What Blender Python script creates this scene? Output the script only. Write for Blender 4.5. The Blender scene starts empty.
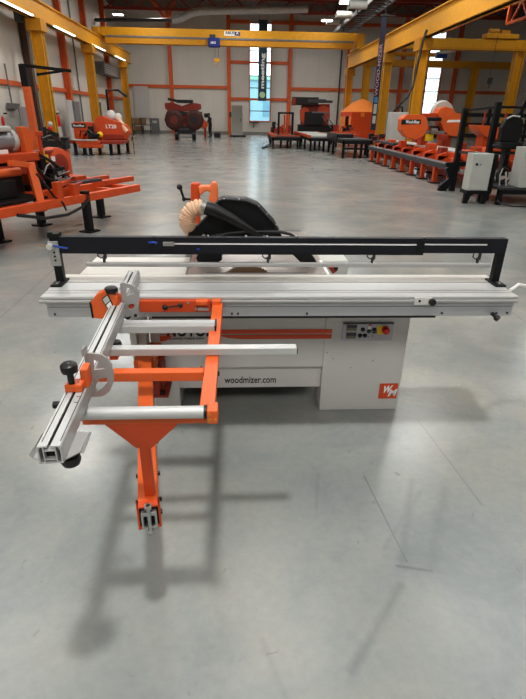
import bpy, bmesh, math, random
from mathutils import Vector, Matrix
random.seed(7)
D = bpy.data
COL = bpy.context.scene.collection

# ------------------------------------------------------------------ camera
F = 490.0; H = 1.65
PITCH = math.radians(25.5); YAW = math.radians(-3.2); ROLL = math.radians(1.0)
fw = Vector((-math.sin(YAW)*math.cos(PITCH), math.cos(YAW)*math.cos(PITCH), -math.sin(PITCH)))
r0 = Vector((math.cos(YAW), math.sin(YAW), 0)); u0 = r0.cross(fw)
rt = r0*math.cos(ROLL) + u0*math.sin(ROLL); up = u0*math.cos(ROLL) - r0*math.sin(ROLL)
CAM = Vector((0, 0, H))
def un(px, py, X=None, Y=None, Z=None):
    """measured point of the photo -> world point on a known plane"""
    d = fw*F + rt*(px-263) + up*(349.5-py)
    t = (Z-H)/d.z if Z is not None else (Y/d.y if Y is not None else X/d.x)
    return CAM + d*t

cam_d = D.cameras.new('camera'); cam = D.objects.new('camera', cam_d); COL.objects.link(cam)
cam_d.sensor_fit = 'VERTICAL'; cam_d.sensor_height = 24.0; cam_d.lens = 24.0*F/699.0
cam_d.clip_end = 400; cam_d.clip_start = 0.05
m3 = Matrix((rt, up, -fw)).transposed()
cam.matrix_world = Matrix.Translation(CAM) @ m3.to_4x4()
bpy.context.scene.camera = cam

# ------------------------------------------------------------------ materials
def lin(c):
    return tuple(((v/255)/12.92 if v/255 <= .04045 else ((v/255+.055)/1.055)**2.4) for v in c)
def paint(name, rgb, rough=.5, metal=0., var=.10, scale=6., bump=0., spec=.5, rvar=.08):
    m = D.materials.new(name); m.use_nodes = True
    nt = m.node_tree; N = nt.nodes; L = nt.links; b = N['Principled BSDF']
    tc = N.new('ShaderNodeTexCoord'); no = N.new('ShaderNodeTexNoise')
    no.inputs['Scale'].default_value = scale; no.inputs['Detail'].default_value = 4
    L.new(tc.outputs['Object'], no.inputs['Vector'])
    cr = N.new('ShaderNodeValToRGB'); c = lin(rgb)
    cr.color_ramp.elements[0].position = .3; cr.color_ramp.elements[1].position = .7
    cr.color_ramp.elements[0].color = (*[v*(1-var) for v in c], 1)
    cr.color_ramp.elements[1].color = (*[min(1, v*(1+var)) for v in c], 1)
    L.new(no.outputs['Fac'], cr.inputs['Fac']); L.new(cr.outputs['Color'], b.inputs['Base Color'])
    mr = N.new('ShaderNodeMapRange'); mr.inputs['To Min'].default_value = max(.03, rough-rvar); mr.inputs['To Max'].default_value = min(1, rough+rvar)
    L.new(no.outputs['Fac'], mr.inputs['Value']); L.new(mr.outputs['Result'], b.inputs['Roughness'])
    b.inputs['Metallic'].default_value = metal
    b.inputs['Specular IOR Level'].default_value = spec
    if bump:
        bp = N.new('ShaderNodeBump'); bp.inputs['Strength'].default_value = bump; bp.inputs['Distance'].default_value = .01
        L.new(no.outputs['Fac'], bp.inputs['Height']); L.new(bp.outputs['Normal'], b.inputs['Normal'])
    return m
def glow(name, rgb, s):
    m = D.materials.new(name); m.use_nodes = True
    b = m.node_tree.nodes['Principled BSDF']
    b.inputs['Base Color'].default_value = (*lin(rgb), 1); b.inputs['Emission Color'].default_value = (*lin(rgb), 1)
    b.inputs['Emission Strength'].default_value = s
    return m

ORANGE = paint('orange_paint', (218, 100, 42), .42, var=.06)
ORANGE_D = paint('deep_orange_paint', (200, 76, 28), .45, var=.08)
ORANGE_M = paint('orange_machine_paint', (214, 84, 34), .45, var=.10)
RED_O = paint('red_orange_paint', (146, 46, 26), .5, var=.1)
STEEL_O = paint('orange_structural_steel', (218, 102, 48), .55, var=.08)
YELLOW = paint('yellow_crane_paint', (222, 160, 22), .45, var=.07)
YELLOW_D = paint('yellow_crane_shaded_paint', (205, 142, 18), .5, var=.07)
WHITE_P = paint('light_grey_powder_coat', (205, 202, 200), .5, var=.02)
CAB_W = paint('cabinet_white_paint', (212, 210, 205), .55, var=.03)
TABLE_W = paint('ground_white_table', (208, 205, 198), .38, var=.03)
TABLE_G = paint('ground_cast_iron', (158, 150, 144), .35, metal=.35, var=.05)
ALU = paint('anodised_aluminium', (176, 178, 180), .42, metal=.25, var=.02, scale=2, rvar=.02)
ALU_B = paint('bright_aluminium', (192, 193, 192), .40, metal=.25, var=.02, scale=2, rvar=.02)
ALU_M = paint('matt_aluminium', (176, 175, 174), .5, metal=.4, var=.04)
ZINC = paint('zinc_plated_steel', (176, 178, 176), .32, metal=.8, var=.1)
BLACK = paint('black_powder_coat', (18, 19, 21), .5, var=.15, spec=.3)
BLACK_B = paint('blue_black_beam_paint', (20, 22, 30), .5, spec=.35, var=.08)
RUBBER = paint('black_plastic', (18, 18, 19), .4, var=.15)
DARK = paint('dark_hollow', (10, 10, 10), .8, var=.1)  # near-black, mostly paints shade into holes, slots and hollows
BLUE = paint('blue_plastic', (24, 62, 150), .4)
CREAM = paint('cream_flexible_hose', (224, 188, 158), .6, var=.06)
GREY = paint('grey_steel', (120, 120, 122), .5, metal=.3)
GREY_D = paint('dark_grey_steel', (72, 72, 76), .5, metal=.3)
GREY_L = paint('light_grey_enamel', (188, 190, 184), .5, var=.03)
RED = paint('red_plastic', (205, 30, 20), .35)
YEL = paint('yellow_label', (240, 200, 30), .5)
INK = paint('black_ink', (22, 22, 22), .6)
WHT = paint('white_print', (240, 240, 238), .5, var=.01)
LOGO_O = paint('orange_print', (212, 78, 34), .5, var=.02)
LCD = paint('display_glass', (120, 120, 96), .3, var=.05)
BRASS = paint('worn_steel_blade', (128, 104, 82), .4, metal=.6, var=.15)
TENT_T = paint('orange_canopy_cloth', (246, 146, 60), .8, var=.05)
TENT_W = paint('deep_orange_wall_cloth', (226, 82, 26), .8, var=.06)
DUCT = paint('galvanised_duct', (206, 210, 214), .4, metal=.2)
SKIN = paint('skin', (190, 140, 112), .6)
CLOTH = paint('dark_workwear', (34, 36, 44), .85, var=.15)
HAIR = paint('dark_hair', (30, 24, 20), .8)
WOOD = paint('pale_wood', (196, 160, 112), .7, var=.12, scale=12)
CARD = paint('cardboard', (150, 118, 84), .8)
BANNER = paint('dark_banner_cloth', (54, 74, 86), .8, var=.08)
LED = glow('led_panel', (255, 250, 240), 14)
LEDS = glow('led_strip', (255, 246, 225), 2.4)
FLOW = paint('far_facade', (150, 190, 205), .8)

def floor_mat():
    m = D.materials.new('polished_concrete'); m.use_nodes = True
    nt = m.node_tree; N = nt.nodes; L = nt.links; b = N['Principled BSDF']
    tc = N.new('ShaderNodeTexCoord')
    def noise(scale, detail, rough=.55, dist=0., vec=None):
        n = N.new('ShaderNodeTexNoise'); n.inputs['Scale'].default_value = scale; n.inputs['Detail'].default_value = detail
        n.inputs['Roughness'].default_value = rough; n.inputs['Distortion'].default_value = dist
        L.new(vec or tc.outputs['Object'], n.inputs['Vector']); return n.outputs['Fac']
    def ramp(fac, stops):
        r = N.new('ShaderNodeValToRGB'); e = r.color_ramp.elements
        while len(e) < len(stops): e.new(.5)
        for k, (p, c) in enumerate(stops): e[k].position = p; e[k].color = (*c, 1)
        L.new(fac, r.inputs['Fac']); return r.outputs['Color']
    def mix(a, bb, fac, mode='MIX'):
        x = N.new('ShaderNodeMix'); x.data_type = 'RGBA'; x.blend_type = mode
        if isinstance(fac, float): x.inputs[0].default_value = fac
        else: L.new(fac, x.inputs[0])
        for s, v in ((6, a), (7, bb)):
            if isinstance(v, tuple): x.inputs[s].default_value = (*v, 1)
            else: L.new(v, x.inputs[s])
        return x.outputs[2]
    c1 = lin((137, 143, 144)); c2 = lin((154, 157, 154)); c3 = lin((171, 168, 160))
    base = ramp(noise(1.1, 6, .6, .4), [(.30, c1), (.52, c2), (.72, c3)])
    big = ramp(noise(.22, 3), [(.3, (.90, .92, .93)), (.7, (1.05, 1.03, 1.0))])
    col = mix(base, big, 1., 'MULTIPLY')
    cloud = ramp(noise(2.6, 5, .65, .8), [(.34, (.86, .88, .89)), (.5, (1, 1, 1)), (.68, (1.06, 1.05, 1.02))])
    col = mix(col, cloud, .55, 'MULTIPLY')
    fine = ramp(noise(26, 4, .7), [(.3, (.92, .92, .92)), (.7, (1.05, 1.05, 1.05))])
    col = mix(col, fine, .8, 'MULTIPLY')
    specks = ramp(noise(14, 2, .5, 1.2), [(.22, (.62, .63, .63)), (.30, (1, 1, 1))])
    col = mix(col, specks, .55, 'MULTIPLY')
    # long scratches and tyre scuffs, as soft line segments in the floor plane
    sep = N.new('ShaderNodeSeparateXYZ'); L.new(tc.outputs['Object'], sep.inputs[0])
    warp = N.new('ShaderNodeTexNoise'); warp.inputs['Scale'].default_value = 5; L.new(tc.outputs['Object'], warp.inputs['Vector'])
    def math_(op, a, c=None, clamp=False):
        x = N.new('ShaderNodeMath'); x.operation = op; x.use_clamp = clamp
        for k, v in ((0, a), (1, c)):
            if v is None: continue
            if isinstance(v, (int, float)): x.inputs[k].default_value = v
            else: L.new(v, x.inputs[k])
        return x.outputs[0]
    def seg(p, q, w, dark):
        ax, ay = p.x, p.y; dx, dy = q.x-p.x, q.y-p.y; l = math.hypot(dx, dy); dx /= l; dy /= l
        X = math_('SUBTRACT', sep.outputs[0], ax); Y = math_('SUBTRACT', sep.outputs[1], ay)
        al = math_('ADD', math_('MULTIPLY', X, dx), math_('MULTIPLY', Y, dy))
        cl = math_('MAXIMUM', math_('MINIMUM', al, l), 0.)
        over = math_('ABSOLUTE', math_('SUBTRACT', al, cl))
        ac = math_('ABSOLUTE', math_('SUBTRACT', math_('MULTIPLY', Y, dx), math_('MULTIPLY', X, dy)))
        d = math_('ADD', ac, over)
        d = math_('ADD', d, math_('MULTIPLY', math_('SUBTRACT', warp.outputs['Fac'], .5), w*.9))
        f = math_('SUBTRACT', 1., math_('DIVIDE', d, w), True)
        return math_('MULTIPLY', f, dark)
    tot = None
    for (a, c, w, dk) in (((364, 476), (407, 562), .005, .6), ((397, 566), (432, 571), .012, .5), ((418, 420), (482, 505), .008, .3),
                          ((401, 585), (352, 672), .03, .28), ((412, 480), (402, 560), .03, .2), ((318, 474), (316, 510), .014, .18),
                          ((396, 473), (399, 475), .016, .6), ((384, 548), (420, 492), .02, .16), ((445, 490), (430, 570), .04, .15),
                          ((262, 640), (286, 699), .02, .14), ((0, 318), (62, 262), .02, .2)):
        s = seg(un(*a, Z=0), un(*c, Z=0), w, dk)
        tot = s if tot is None else math_('MAXIMUM', tot, s)
    col = mix(col, (.10, .10, .105), tot)
    # saw-cut control joints in a six metre grid
    def joint(out, per, off):
        v = math_('PINGPONG', math_('ADD', out, off), per/2)
        return math_('SUBTRACT', 1., math_('DIVIDE', v, .008), True)
    jt = math_('MAXIMUM', joint(sep.outputs[0], 6., 3.4), joint(sep.outputs[1], 6., 1.2))
    col = mix(col, (.16, .16, .16), math_('MULTIPLY', jt, .45))
    L.new(col, b.inputs['Base Color'])
    mr = N.new('ShaderNodeMapRange'); mr.inputs['To Min'].default_value = .15; mr.inputs['To Max'].default_value = .30
    L.new(noise(3., 5), mr.inputs['Value']); L.new(mr.outputs['Result'], b.inputs['Roughness'])
    b.inputs['Specular IOR Level'].default_value = .5
    bp = N.new('ShaderNodeBump'); bp.inputs['Strength'].default_value = .10; bp.inputs['Distance'].default_value = .01
    L.new(noise(3.5, 4), bp.inputs['Height']); L.new(bp.outputs['Normal'], b.inputs['Normal'])
    return m
def panel_mat(name, rgb, axis, per, rough=.6):
    m = paint(name, rgb, rough, var=.04, scale=.6)
    nt = m.node_tree; N = nt.nodes; L = nt.links; b = N['Principled BSDF']
    tc = N.new('ShaderNodeTexCoord'); sp = N.new('ShaderNodeSeparateXYZ'); L.new(tc.outputs['Object'], sp.inputs[0])
    pp = N.new('ShaderNodeMath'); pp.operation = 'PINGPONG'; pp.inputs[1].default_value = per/2; L.new(sp.outputs[axis], pp.inputs[0])
    lt = N.new('ShaderNodeMath'); lt.operation = 'LESS_THAN'; lt.inputs[1].default_value = .02; L.new(pp.outputs[0], lt.inputs[0])
    mx = N.new('ShaderNodeMix'); mx.data_type = 'RGBA'; mx.blend_type = 'MULTIPLY'; L.new(lt.outputs[0], mx.inputs[0])
    src = b.inputs['Base Color'].links[0].from_socket
    L.new(src, mx.inputs[6]); mx.inputs[7].default_value = (.90, .90, .90, 1); L.new(mx.outputs[2], b.inputs['Base Color'])
    return m
def glass_mat():
    m = D.materials.new('window_glass'); m.use_nodes = True; nt = m.node_tree; N = nt.nodes; L = nt.links
    N.remove(N['Principled BSDF'])
    t = N.new('ShaderNodeBsdfTransparent'); t.inputs[0].default_value = (.93, .97, .97, 1); g = N.new('ShaderNodeBsdfGlossy'); g.inputs['Roughness'].default_value = .05
    fr = N.new('ShaderNodeFresnel'); fr.inputs[0].default_value = 1.45
    x = N.new('ShaderNodeMixShader'); L.new(fr.outputs[0], x.inputs[0]); L.new(t.outputs[0], x.inputs[1]); L.new(g.outputs[0], x.inputs[2])
    L.new(x.outputs[0], N['Material Output'].inputs[0]); return m
GLASS = glass_mat()

# ------------------------------------------------------------------ mesh builder
class MB:
    def __init__(s): s.bm = bmesh.new()
    def _x(s, vs, M): bmesh.ops.transform(s.bm, matrix=M, verts=vs); return s
    def box(s, a, b):
        a, b = Vector(a), Vector(b)
        vs = bmesh.ops.create_cube(s.bm, size=1)['verts']
        d = b-a
        return s._x(vs, Matrix.Translation((a+b)/2) @ Matrix.Diagonal((max(abs(d.x),1e-4), max(abs(d.y),1e-4), max(abs(d.z),1e-4), 1)))
    def beam(s, p, q, w, h, upv=(0, 0, 1)):
        p, q = Vector(p), Vector(q); d = (q-p); l = d.length; d.normalize(); u_ = Vector(upv)
        if abs(d.dot(u_)) > .98: u_ = Vector((0, 1, 0))
        x = d.cross(u_).normalized(); z = x.cross(d).normalized()
        vs = bmesh.ops.create_cube(s.bm, size=1)['verts']
        R = Matrix((x, d, z)).transposed().to_4x4()
        return s._x(vs, Matrix.Translation((p+q)/2) @ R @ Matrix.Diagonal((w, l, h, 1)))
    def cyl(s, p, q, r, r2=None, seg=20):
        p, q = Vector(p), Vector(q); d = q-p
        vs = bmesh.ops.create_cone(s.bm, cap_ends=True, segments=seg, radius1=r, radius2=r if r2 is None else r2, depth=d.length)['verts']
        R = d.to_track_quat('Z', 'Y').to_matrix().to_4x4()
        return s._x(vs, Matrix.Translation((p+q)/2) @ R)
    def ball(s, c, r, sc=(1, 1, 1), seg=14):
        vs = bmesh.ops.create_uvsphere(s.bm, u_segments=seg, v_segments=max(6, seg//2+2), radius=r)['verts']
        return s._x(vs, Matrix.Translation(Vector(c)) @ Matrix.Diagonal((*sc, 1)))
    def tube(s, pts, r, seg=10, closed=False):
        pts = [Vector(p) for p in pts]; n = len(pts); rr = r if isinstance(r, (list, tuple)) else [r]*n
        rings = []; px = None
        for i, p in enumerate(pts):
            t = (pts[min(i+1, n-1)] - pts[max(i-1, 0)]).normalized()
            if px is None:
                a = Vector((0, 0, 1)) if abs(t.z) < .9 else Vector((1, 0, 0)); px = t.cross(a).normalized()
            else: px = (px - t*px.dot(t)).normalized()
            py_ = t.cross(px)
            rings.append([s.bm.verts.new(p + (px*math.cos(2*math.pi*k/seg) + py_*math.sin(2*math.pi*k/seg))*rr[i]) for k in range(seg)])
        for a, b in zip(rings, rings[1:]):
            for k in range(seg): s.bm.faces.new((a[k], a[(k+1) % seg], b[(k+1) % seg], b[k]))
        s.bm.faces.new(list(reversed(rings[0]))); s.bm.faces.new(rings[-1]); return s
    def prism(s, poly, ext, holes=()):
        """poly: 3D points in a plane; ext: extrusion vector; holes: inner loops"""
        ext = Vector(ext); ed = []
        from mathutils.geometry import tessellate_polygon
        for loop in [poly, *holes]:
            vs = [s.bm.verts.new(Vector(p)) for p in loop]
            ed += [s.bm.edges.new((vs[i], vs[(i+1) % len(vs)])) for i in range(len(vs))]
        if holes:
            allv = []
            for e_ in ed: allv.append(e_.verts[0])
            tr_ = tessellate_polygon([[Vector(p) for p in l_] for l_ in [poly, *holes]])
            f = [s.bm.faces.new([allv[i] for i in t3]) for t3 in tr_]
        else: f = [s.bm.faces.new([e.verts[0] for e in ed])]
        ex = bmesh.ops.extrude_face_region(s.bm, geom=f)['geom']
        bmesh.ops.translate(s.bm, vec=ext, verts=[g for g in ex if isinstance(g, bmesh.types.BMVert)])
        bmesh.ops.recalc_face_normals(s.bm, faces=s.bm.faces[:]); return s
    def lathe(s, base, prof, axis=(0, 0, 1), seg=20):
        q = Vector(axis).to_track_quat('Z', 'Y').to_matrix(); b = Vector(base); rings = []
        for (r, z) in prof: rings.append([s.bm.verts.new(b + q @ Vector((r*math.cos(2*math.pi*k/seg), r*math.sin(2*math.pi*k/seg), z))) for k in range(seg)])
        for a, c in zip(rings, rings[1:]):
            for k in range(seg): s.bm.faces.new((a[k], a[(k+1) % seg], c[(k+1) % seg], c[k]))
        s.bm.faces.new(list(reversed(rings[0]))); s.bm.faces.new(rings[-1]); return s
    def text(s, txt, origin, xdir, ydir, size, depth=.0008, bold=0., width=None, xs=1.):
        cu = D.curves.new('lettering', 'FONT'); cu.body = txt; cu.size = 1; cu.extrude = .001; cu.offset = bold
        cu.resolution_u = 3
        ob = D.objects.new('lettering', cu); COL.objects.link(ob); bpy.context.view_layer.update()
        me = D.meshes.new_from_object(ob.evaluated_get(bpy.context.evaluated_depsgraph_get()))
        x0 = min(v.co.x for v in me.vertices); x1 = max(v.co.x for v in me.vertices)
        y0 = min(v.co.y for v in me.vertices); y1 = max(v.co.y for v in me.vertices)
        sy = size/(y1-y0); sx = (width/(x1-x0)) if width else sy*xs
        X, Y = Vector(xdir).normalized(), Vector(ydir).normalized(); Zd = X.cross(Y); o = Vector(origin)
        n0 = len(s.bm.verts); s.bm.from_mesh(me); s.bm.verts.ensure_lookup_table()
        for v in s.bm.verts[n0:]:
            c = v.co.copy(); v.co = o + X*((c.x-x0)*sx) + Y*((c.y-y0)*sy) + Zd*(c.z/.001*depth)
        COL.objects.unlink(ob); D.objects.remove(ob); D.meshes.remove(me); D.curves.remove(cu); return s
    def mesh(s, name, off=None):
        if off is not None: bmesh.ops.translate(s.bm, vec=off, verts=s.bm.verts[:])
        me = D.meshes.new(name); s.bm.to_mesh(me); s.bm.free(); return me

ROOT = {}
def thing(name, label, cat, loc=(0, 0, 0), rotz=0, group=None, local=False):
    o = D.objects.new(name, None); COL.objects.link(o); o.empty_display_size = .2
    o.location = loc; o.rotation_euler = (0, 0, rotz); o['label'] = label; o['category'] = cat
    if group: o['group'] = group
    ROOT[o.name] = None if local else Vector(loc)
    return o
def finish(o, m, bevel, smooth):
    o.data.materials.append(m)
    if smooth:
        for p in o.data.polygons: p.use_smooth = True
        try: o.data.set_sharp_from_angle(angle=math.radians(38))
        except Exception: pass
    if bevel:
        b = o.modifiers.new('edge', 'BEVEL'); b.width = bevel; b.segments = 2; b.limit_method = 'ANGLE'; b.angle_limit = math.radians(40)
EACH = {'rung', 'tray_rail', 'hanger', 'wheel', 'glazing_bar', 'pivot_flange', 'bar_bracket', 'arm_bolt', 'bolt', 'rivet', 'top_bolt', 'guard_bolt', 'foot_bolt', 'rail_bolt', 'bracket_bolt', 'mounting_bolt',
        'pivot_bolt', 'valve_port', 'foot', 'mounting_hook', 'chain', 'gate_post', 'lever', 'roller', 'orange_bar', 'glazing', 'lettered_cover', 'valve_fittings', 'warning_label', 'white_label', 'flat_bar', 'hanging_rod', 'picture_panel', 'door_edge', 'shelf', 'post', 'bracket_leg', 'white_bag', 'stop_knob', 'louvre', 'board_bed'}
def islands(mb):
    bm = mb.bm; bm.verts.ensure_lookup_table(); bm.verts.index_update(); seen = set(); out = []
    for v in bm.verts:
        if v.index in seen: continue
        st = [v]; seen.add(v.index); comp = []
        while st:
            q = st.pop(); comp.append(q)
            for e in q.link_edges:
                w = e.other_vert(q)
                if w.index not in seen: seen.add(w.index); st.append(w)
        out.append(comp)
    res = []
    for comp in out:
        n = MB(); mp = {v.index: n.bm.verts.new(v.co) for v in comp}; fs = {f for v in comp for f in v.link_faces}
        for f in fs: n.bm.faces.new([mp[v.index] for v in f.verts])
        n.bm.normal_update(); res.append(n)
    bm.free(); return res
def part(mb, name, m, parent, bevel=0., smooth=False, label=None):
    if name in EACH:
        return [part1(i, name, m, parent, bevel, smooth, label) for i in islands(mb)][0]
    return part1(mb, name, m, parent, bevel, smooth, label)
def part1(mb, name, m, parent, bevel=0., smooth=False, label=None):
    r = parent
    while r.parent: r = r.parent
    off = ROOT.get(r.name)
    o = D.objects.new(name, mb.mesh(name, -off if off is not None else None)); COL.objects.link(o); o.parent = parent
    finish(o, m, bevel, smooth)
    if r is not parent or True: ROOT[o.name] = off
    if label: o['label'] = label
    return o
def solo(mb, name, m, label, cat, group=None, bevel=0., smooth=False):
    xs = [v.co.x for v in mb.bm.verts]; ys = [v.co.y for v in mb.bm.verts]; z = min(v.co.z for v in mb.bm.verts)
    loc = Vector(((min(xs)+max(xs))/2, (min(ys)+max(ys))/2, z))
    o = D.objects.new(name, mb.mesh(name, -loc)); COL.objects.link(o); o.location = loc; finish(o, m, bevel, smooth)
    o['label'] = label; o['category'] = cat
    if group: o['group'] = group
    ROOT[o.name] = loc
    return o
def struct(mb, name, m, parent=None, bevel=0.):
    o = D.objects.new(name, mb.mesh(name)); COL.objects.link(o); finish(o, m, bevel, False)
    if parent: o.parent = parent
    else: o['kind'] = 'structure'
    return o
def dup(root, loc, rotz=None, label=None, group=None):
    r = root.copy(); COL.objects.link(r); r.location = loc
    if rotz is not None: r.rotation_euler = (0, 0, rotz)
    if label: r['label'] = label
    if group: r['group'] = group
    for ch in list(root.children):
        c = ch.copy(); COL.objects.link(c); c.parent = r
        for g in ch.children:
            d = g.copy(); COL.objects.link(d); d.parent = c
    return r

# ================================================================== THE HALL
XL, XR, YB, YR, ZC = -10.6, 27.0, 52.2, -14.0, 9.9
struct(MB().box((XL-.3, YR-.3, -.2), (XR+.3, YB+.3, 0)), 'floor', floor_mat())
CEIL = panel_mat('roof_deck', (92, 76, 66), 1, 1.5, .8)
struct(MB().box((XL-.3, YR-.3, ZC), (XR+.3, YB+.3, ZC+.2)), 'ceiling', CEIL)
WALLB = panel_mat('white_sandwich_panel_back', (222, 219, 211), 0, 1.1)
WALLL = panel_mat('white_sandwich_panel_side', (222, 219, 211), 1, 1.1)
W1 = (1.26, 3.16, 1.2, 9.1); W2 = (18.0, 19.3, 1.9, 8.9)
wb = MB()
xs = [XL-.3, W1[0], W1[1], W2[0], W2[1], XR+.3]
wb.box((xs[0], YB, 0), (xs[1], YB+.2, ZC)); wb.box((xs[2], YB, 0), (xs[3], YB+.2, ZC)); wb.box((xs[4], YB, 0), (xs[5], YB+.2, ZC))
for w in (W1, W2): wb.box((w[0], YB, 0), (w[1], YB+.2, w[2])); wb.box((w[0], YB, w[3]), (w[1], YB+.2, ZC))
struct(wb, 'wall_back', WALLB)
W3 = (41.3, 43.4, 1.25, 2.4)
wl = MB()
wl.box((XL-.2, YR, 0), (XL, W3[0], ZC)).box((XL-.2, W3[1], 0), (XL, YB, ZC)).box((XL-.2, W3[0], 0), (XL, W3[1], W3[2])).box((XL-.2, W3[0], W3[3]), (XL, W3[1], ZC))
struct(wl, 'wall_left', WALLL)
struct(MB().box((XR, YR, 0), (XR+.2, YB, ZC)), 'wall_right', WALLL)
struct(MB().box((XL, YR-.2, 0), (XR, YR, ZC)), 'wall_rear', WALLB)
def window(n, x0, x1, z0, z1, bars):
    m = MB(); t = .09
    m.box((x0-t, YB-.12, z0-t), (x0, YB+.1, z1+t)).box((x1, YB-.12, z0-t), (x1+t, YB+.1, z1+t))
    m.box((x0, YB-.12, z0-t), (x1, YB+.1, z0)).box((x0, YB-.12, z1), (x1, YB+.1, z1+t))
    o = struct(m, 'window_%d' % n, STEEL_O)
    b = MB()
    for z in bars: b.box((x0, YB-.02, z-.035), (x1, YB+.08, z+.035))
    struct(b, 'glazing_bar', GREY_D, o)
    struct(MB().box((x0, YB+.03, z0), (x1, YB+.045, z1)), 'pane', GLASS, o)
    return o
window(1, *W1, [2.05, 4.0, 5.0, 7.0, 8.05])
window(2, *W2, [3.0, 4.0, 5.1, 6.2, 7.4])
m = MB()
y0, y1, z0, z1 = W3
m.box((XL-.1, y0-.06, z0-.06), (XL+.05, y0, z1+.06)).box((XL-.1, y1, z0-.06), (XL+.05, y1+.06, z1+.06)).box((XL-.1, y0, z0-.06), (XL+.05, y1, z0)).box((XL-.1, y0, z1), (XL+.05, y1, z1+.06))
w3 = struct(m, 'window_3', WHITE_P)
struct(MB().box((XL-.06, y0, z0), (XL-.05, y1, z1)), 'pane', GLASS, w3)
b = MB()
for k in (1, 2, 3): b.box((XL-.08, y0+k*(y1-y0)/4-.03, z0), (XL-.02, y0+k*(y1-y0)/4+.03, z1))
struct(b, 'glazing_bar', WHITE_P, w3)

tn = [0]
def trim(mb, mat=STEEL_O):
    tn[0] += 1; return struct(mb, 'trim_%d' % tn[0], mat)
def hcol(x):      # I-section wall post at the back wall
    mb = MB(); y = YB-.02
    mb.box((x-.16, y-.34, 0), (x+.16, y-.30, ZC)).box((x-.16, y-.04, 0), (x+.16, y, ZC)).box((x-.03, y-.32, 0), (x+.03, y-.02, ZC)); trim(mb)
CX = [-6.05, -.70, 4.95, 10.4, 15.5, 20.6]
for x in CX: hcol(x)
def girt(x0, x1, z, h=.26): trim(MB().box((x0, YB-.16, z-h/2), (x1, YB, z+h/2)))
girt(XL, CX[0]-.16, 3.98); girt(CX[0]+.16, CX[1]-.16, 3.98)
for z in (3.05, 6.06, 9.2): girt(CX[1]+.16, W1[0]-.1, z); girt(W1[1]+.1, CX[2]-.16, z)
trim(MB().box((W1[0], YB-.2, 2.95), (W1[1], YB-.13, 3.13))); trim(MB().box((W1[0], YB-.2, 5.97), (W1[1], YB-.13, 6.14)))
girt(CX[2]+.16, CX[3]-.16, 3.98); girt(CX[3]+.16, CX[4]-.16, 3.98); girt(CX[4]+.16, W2[0]-.1, 3.98); girt(W2[1]+.1, CX[5]-.16, 3.98); girt(CX[5]+.16, XR, 3.98)
girt(CX[2]+.16, CX[3]-.16, 9.2); girt(CX[3]+.16, CX[4]-.16, 9.2)
def lcol(y, mat=STEEL_O):
    mb = MB(); x = XL+.02
    mb.box((x, y-.16, 0), (x+.04, y+.16, ZC)).box((x+.3, y-.16, 0), (x+.34, y+.16, ZC)).box((x+.02, y-.03, 0), (x+.32, y+.03, ZC)); trim(mb, mat)
for y in (16.5, 22.6, 34.9, 40.4, 46.2): lcol(y)
lcol(28.9, paint('shaded_orange_steel', (104, 84, 72), .6))  # one more orange wall post, its shade painted in as brown
for z in (2.85, 6.1):
    for a, b_ in ((4, 16.34), (16.66, 22.44), (22.76, 28.74), (29.06, 34.74), (35.06, 40.24), (40.56, 46.04), (46.36, YB-.4)):
        trim(MB().box((XL, a, z-.1), (XL+.14, b_, z+.1)))
# vertical dark pipes on the left wall and the dark corner flashing on the back wall
trim(MB().cyl((XL+.12, 30.2, 0), (XL+.12, 30.2, 8), .07), GREY); trim(MB().cyl((XL+.1, 37.6, 0), (XL+.1, 37.6, 8), .05), GREY)
trim(MB().cyl((9.7, YB-.12, 0), (9.7, YB-.12, 9), .07), GREY_D)
trim(MB().box((XL, YB-.05, 0), (XR, YB-.001, .22)), paint('grey_plinth', (150, 148, 142), .7))

# building outside, seen through the tall window
bo = thing('factory_building', 'pale blue industrial building outside, seen through the lower panes of the tall window', 'building', (2.5, 75, 0))
part(MB().box((-8, 75, 0), (14, 80, 6.0)), 'facade', FLOW, bo)
b = MB()
for x in (-6, -2.8, .4, 3.6, 6.8, 10): b.box((x, 74.9, 1.6), (x+1.5, 75, 3.6))
part(b, 'glazing', paint('far_glazing', (110, 160, 180), .3), bo)
part(MB().box((-8.3, 74.6, 6.0), (14.3, 80, 6.5)), 'roof_edge', paint('far_green_band', (150, 205, 180), .7), bo)
solo(MB().box((-60, YB+.5, -.3), (60, 120, -.02)), 'ground_outside', paint('paving_outside', (150, 152, 150), .8, scale=.4), 'grey paved yard outside the hall windows', 'yard')['kind'] = 'structure'

# roof trusses
def truss(y, label):
    t = thing('roof_truss', label, 'roof truss', (8, y, 8.9), group='roof trusses under the deck')
    part(MB().box((XL+.4, y-.09, 8.9), (XR-.4, y+.09, 9.08)), 'bottom_chord', RED_O, t)
    part(MB().box((XL+.4, y-.09, 9.7), (XR-.4, y+.09, 9.86)), 'top_chord', RED_O, t)
    d = MB(); x = XL+.6; k = 0
    while x < XR-2:
        d.beam((x, y, 9.0), (x+1.1, y, 9.76), .1, .1); d.beam((x+1.1, y, 9.76), (x+2.2, y, 9.0), .1, .1); x += 2.2
    part(d, 'diagonals', RED_O, t)
truss(46, 'red steel lattice truss across the hall under the roof, nearest the back wall')
truss(40.5, 'red steel lattice truss across the hall under the roof, second from the back wall')
t = thing('roof_truss', 'long orange lattice girder under the roof, running lengthwise at upper right', 'roof truss', (17.3, 34, 7.2))
part(MB().beam((17.3, 20, 7.2), (17.3, 36.5, 7.2), .16, .16), 'bottom_chord', STEEL_O, t)
part(MB().beam((17.3, 20, 8.2), (17.3, 48, 8.2), .16, .16), 'top_chord', STEEL_O, t)
d = MB(); y = 20.
while y < 36: d.beam((17.3, y, 7.2), (17.3, y+1, 8.2), .1, .1); d.beam((17.3, y+1, 8.2), (17.3, y+2, 7.2), .1, .1); y += 2
part(d, 'diagonals', STEEL_O, t)
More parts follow.
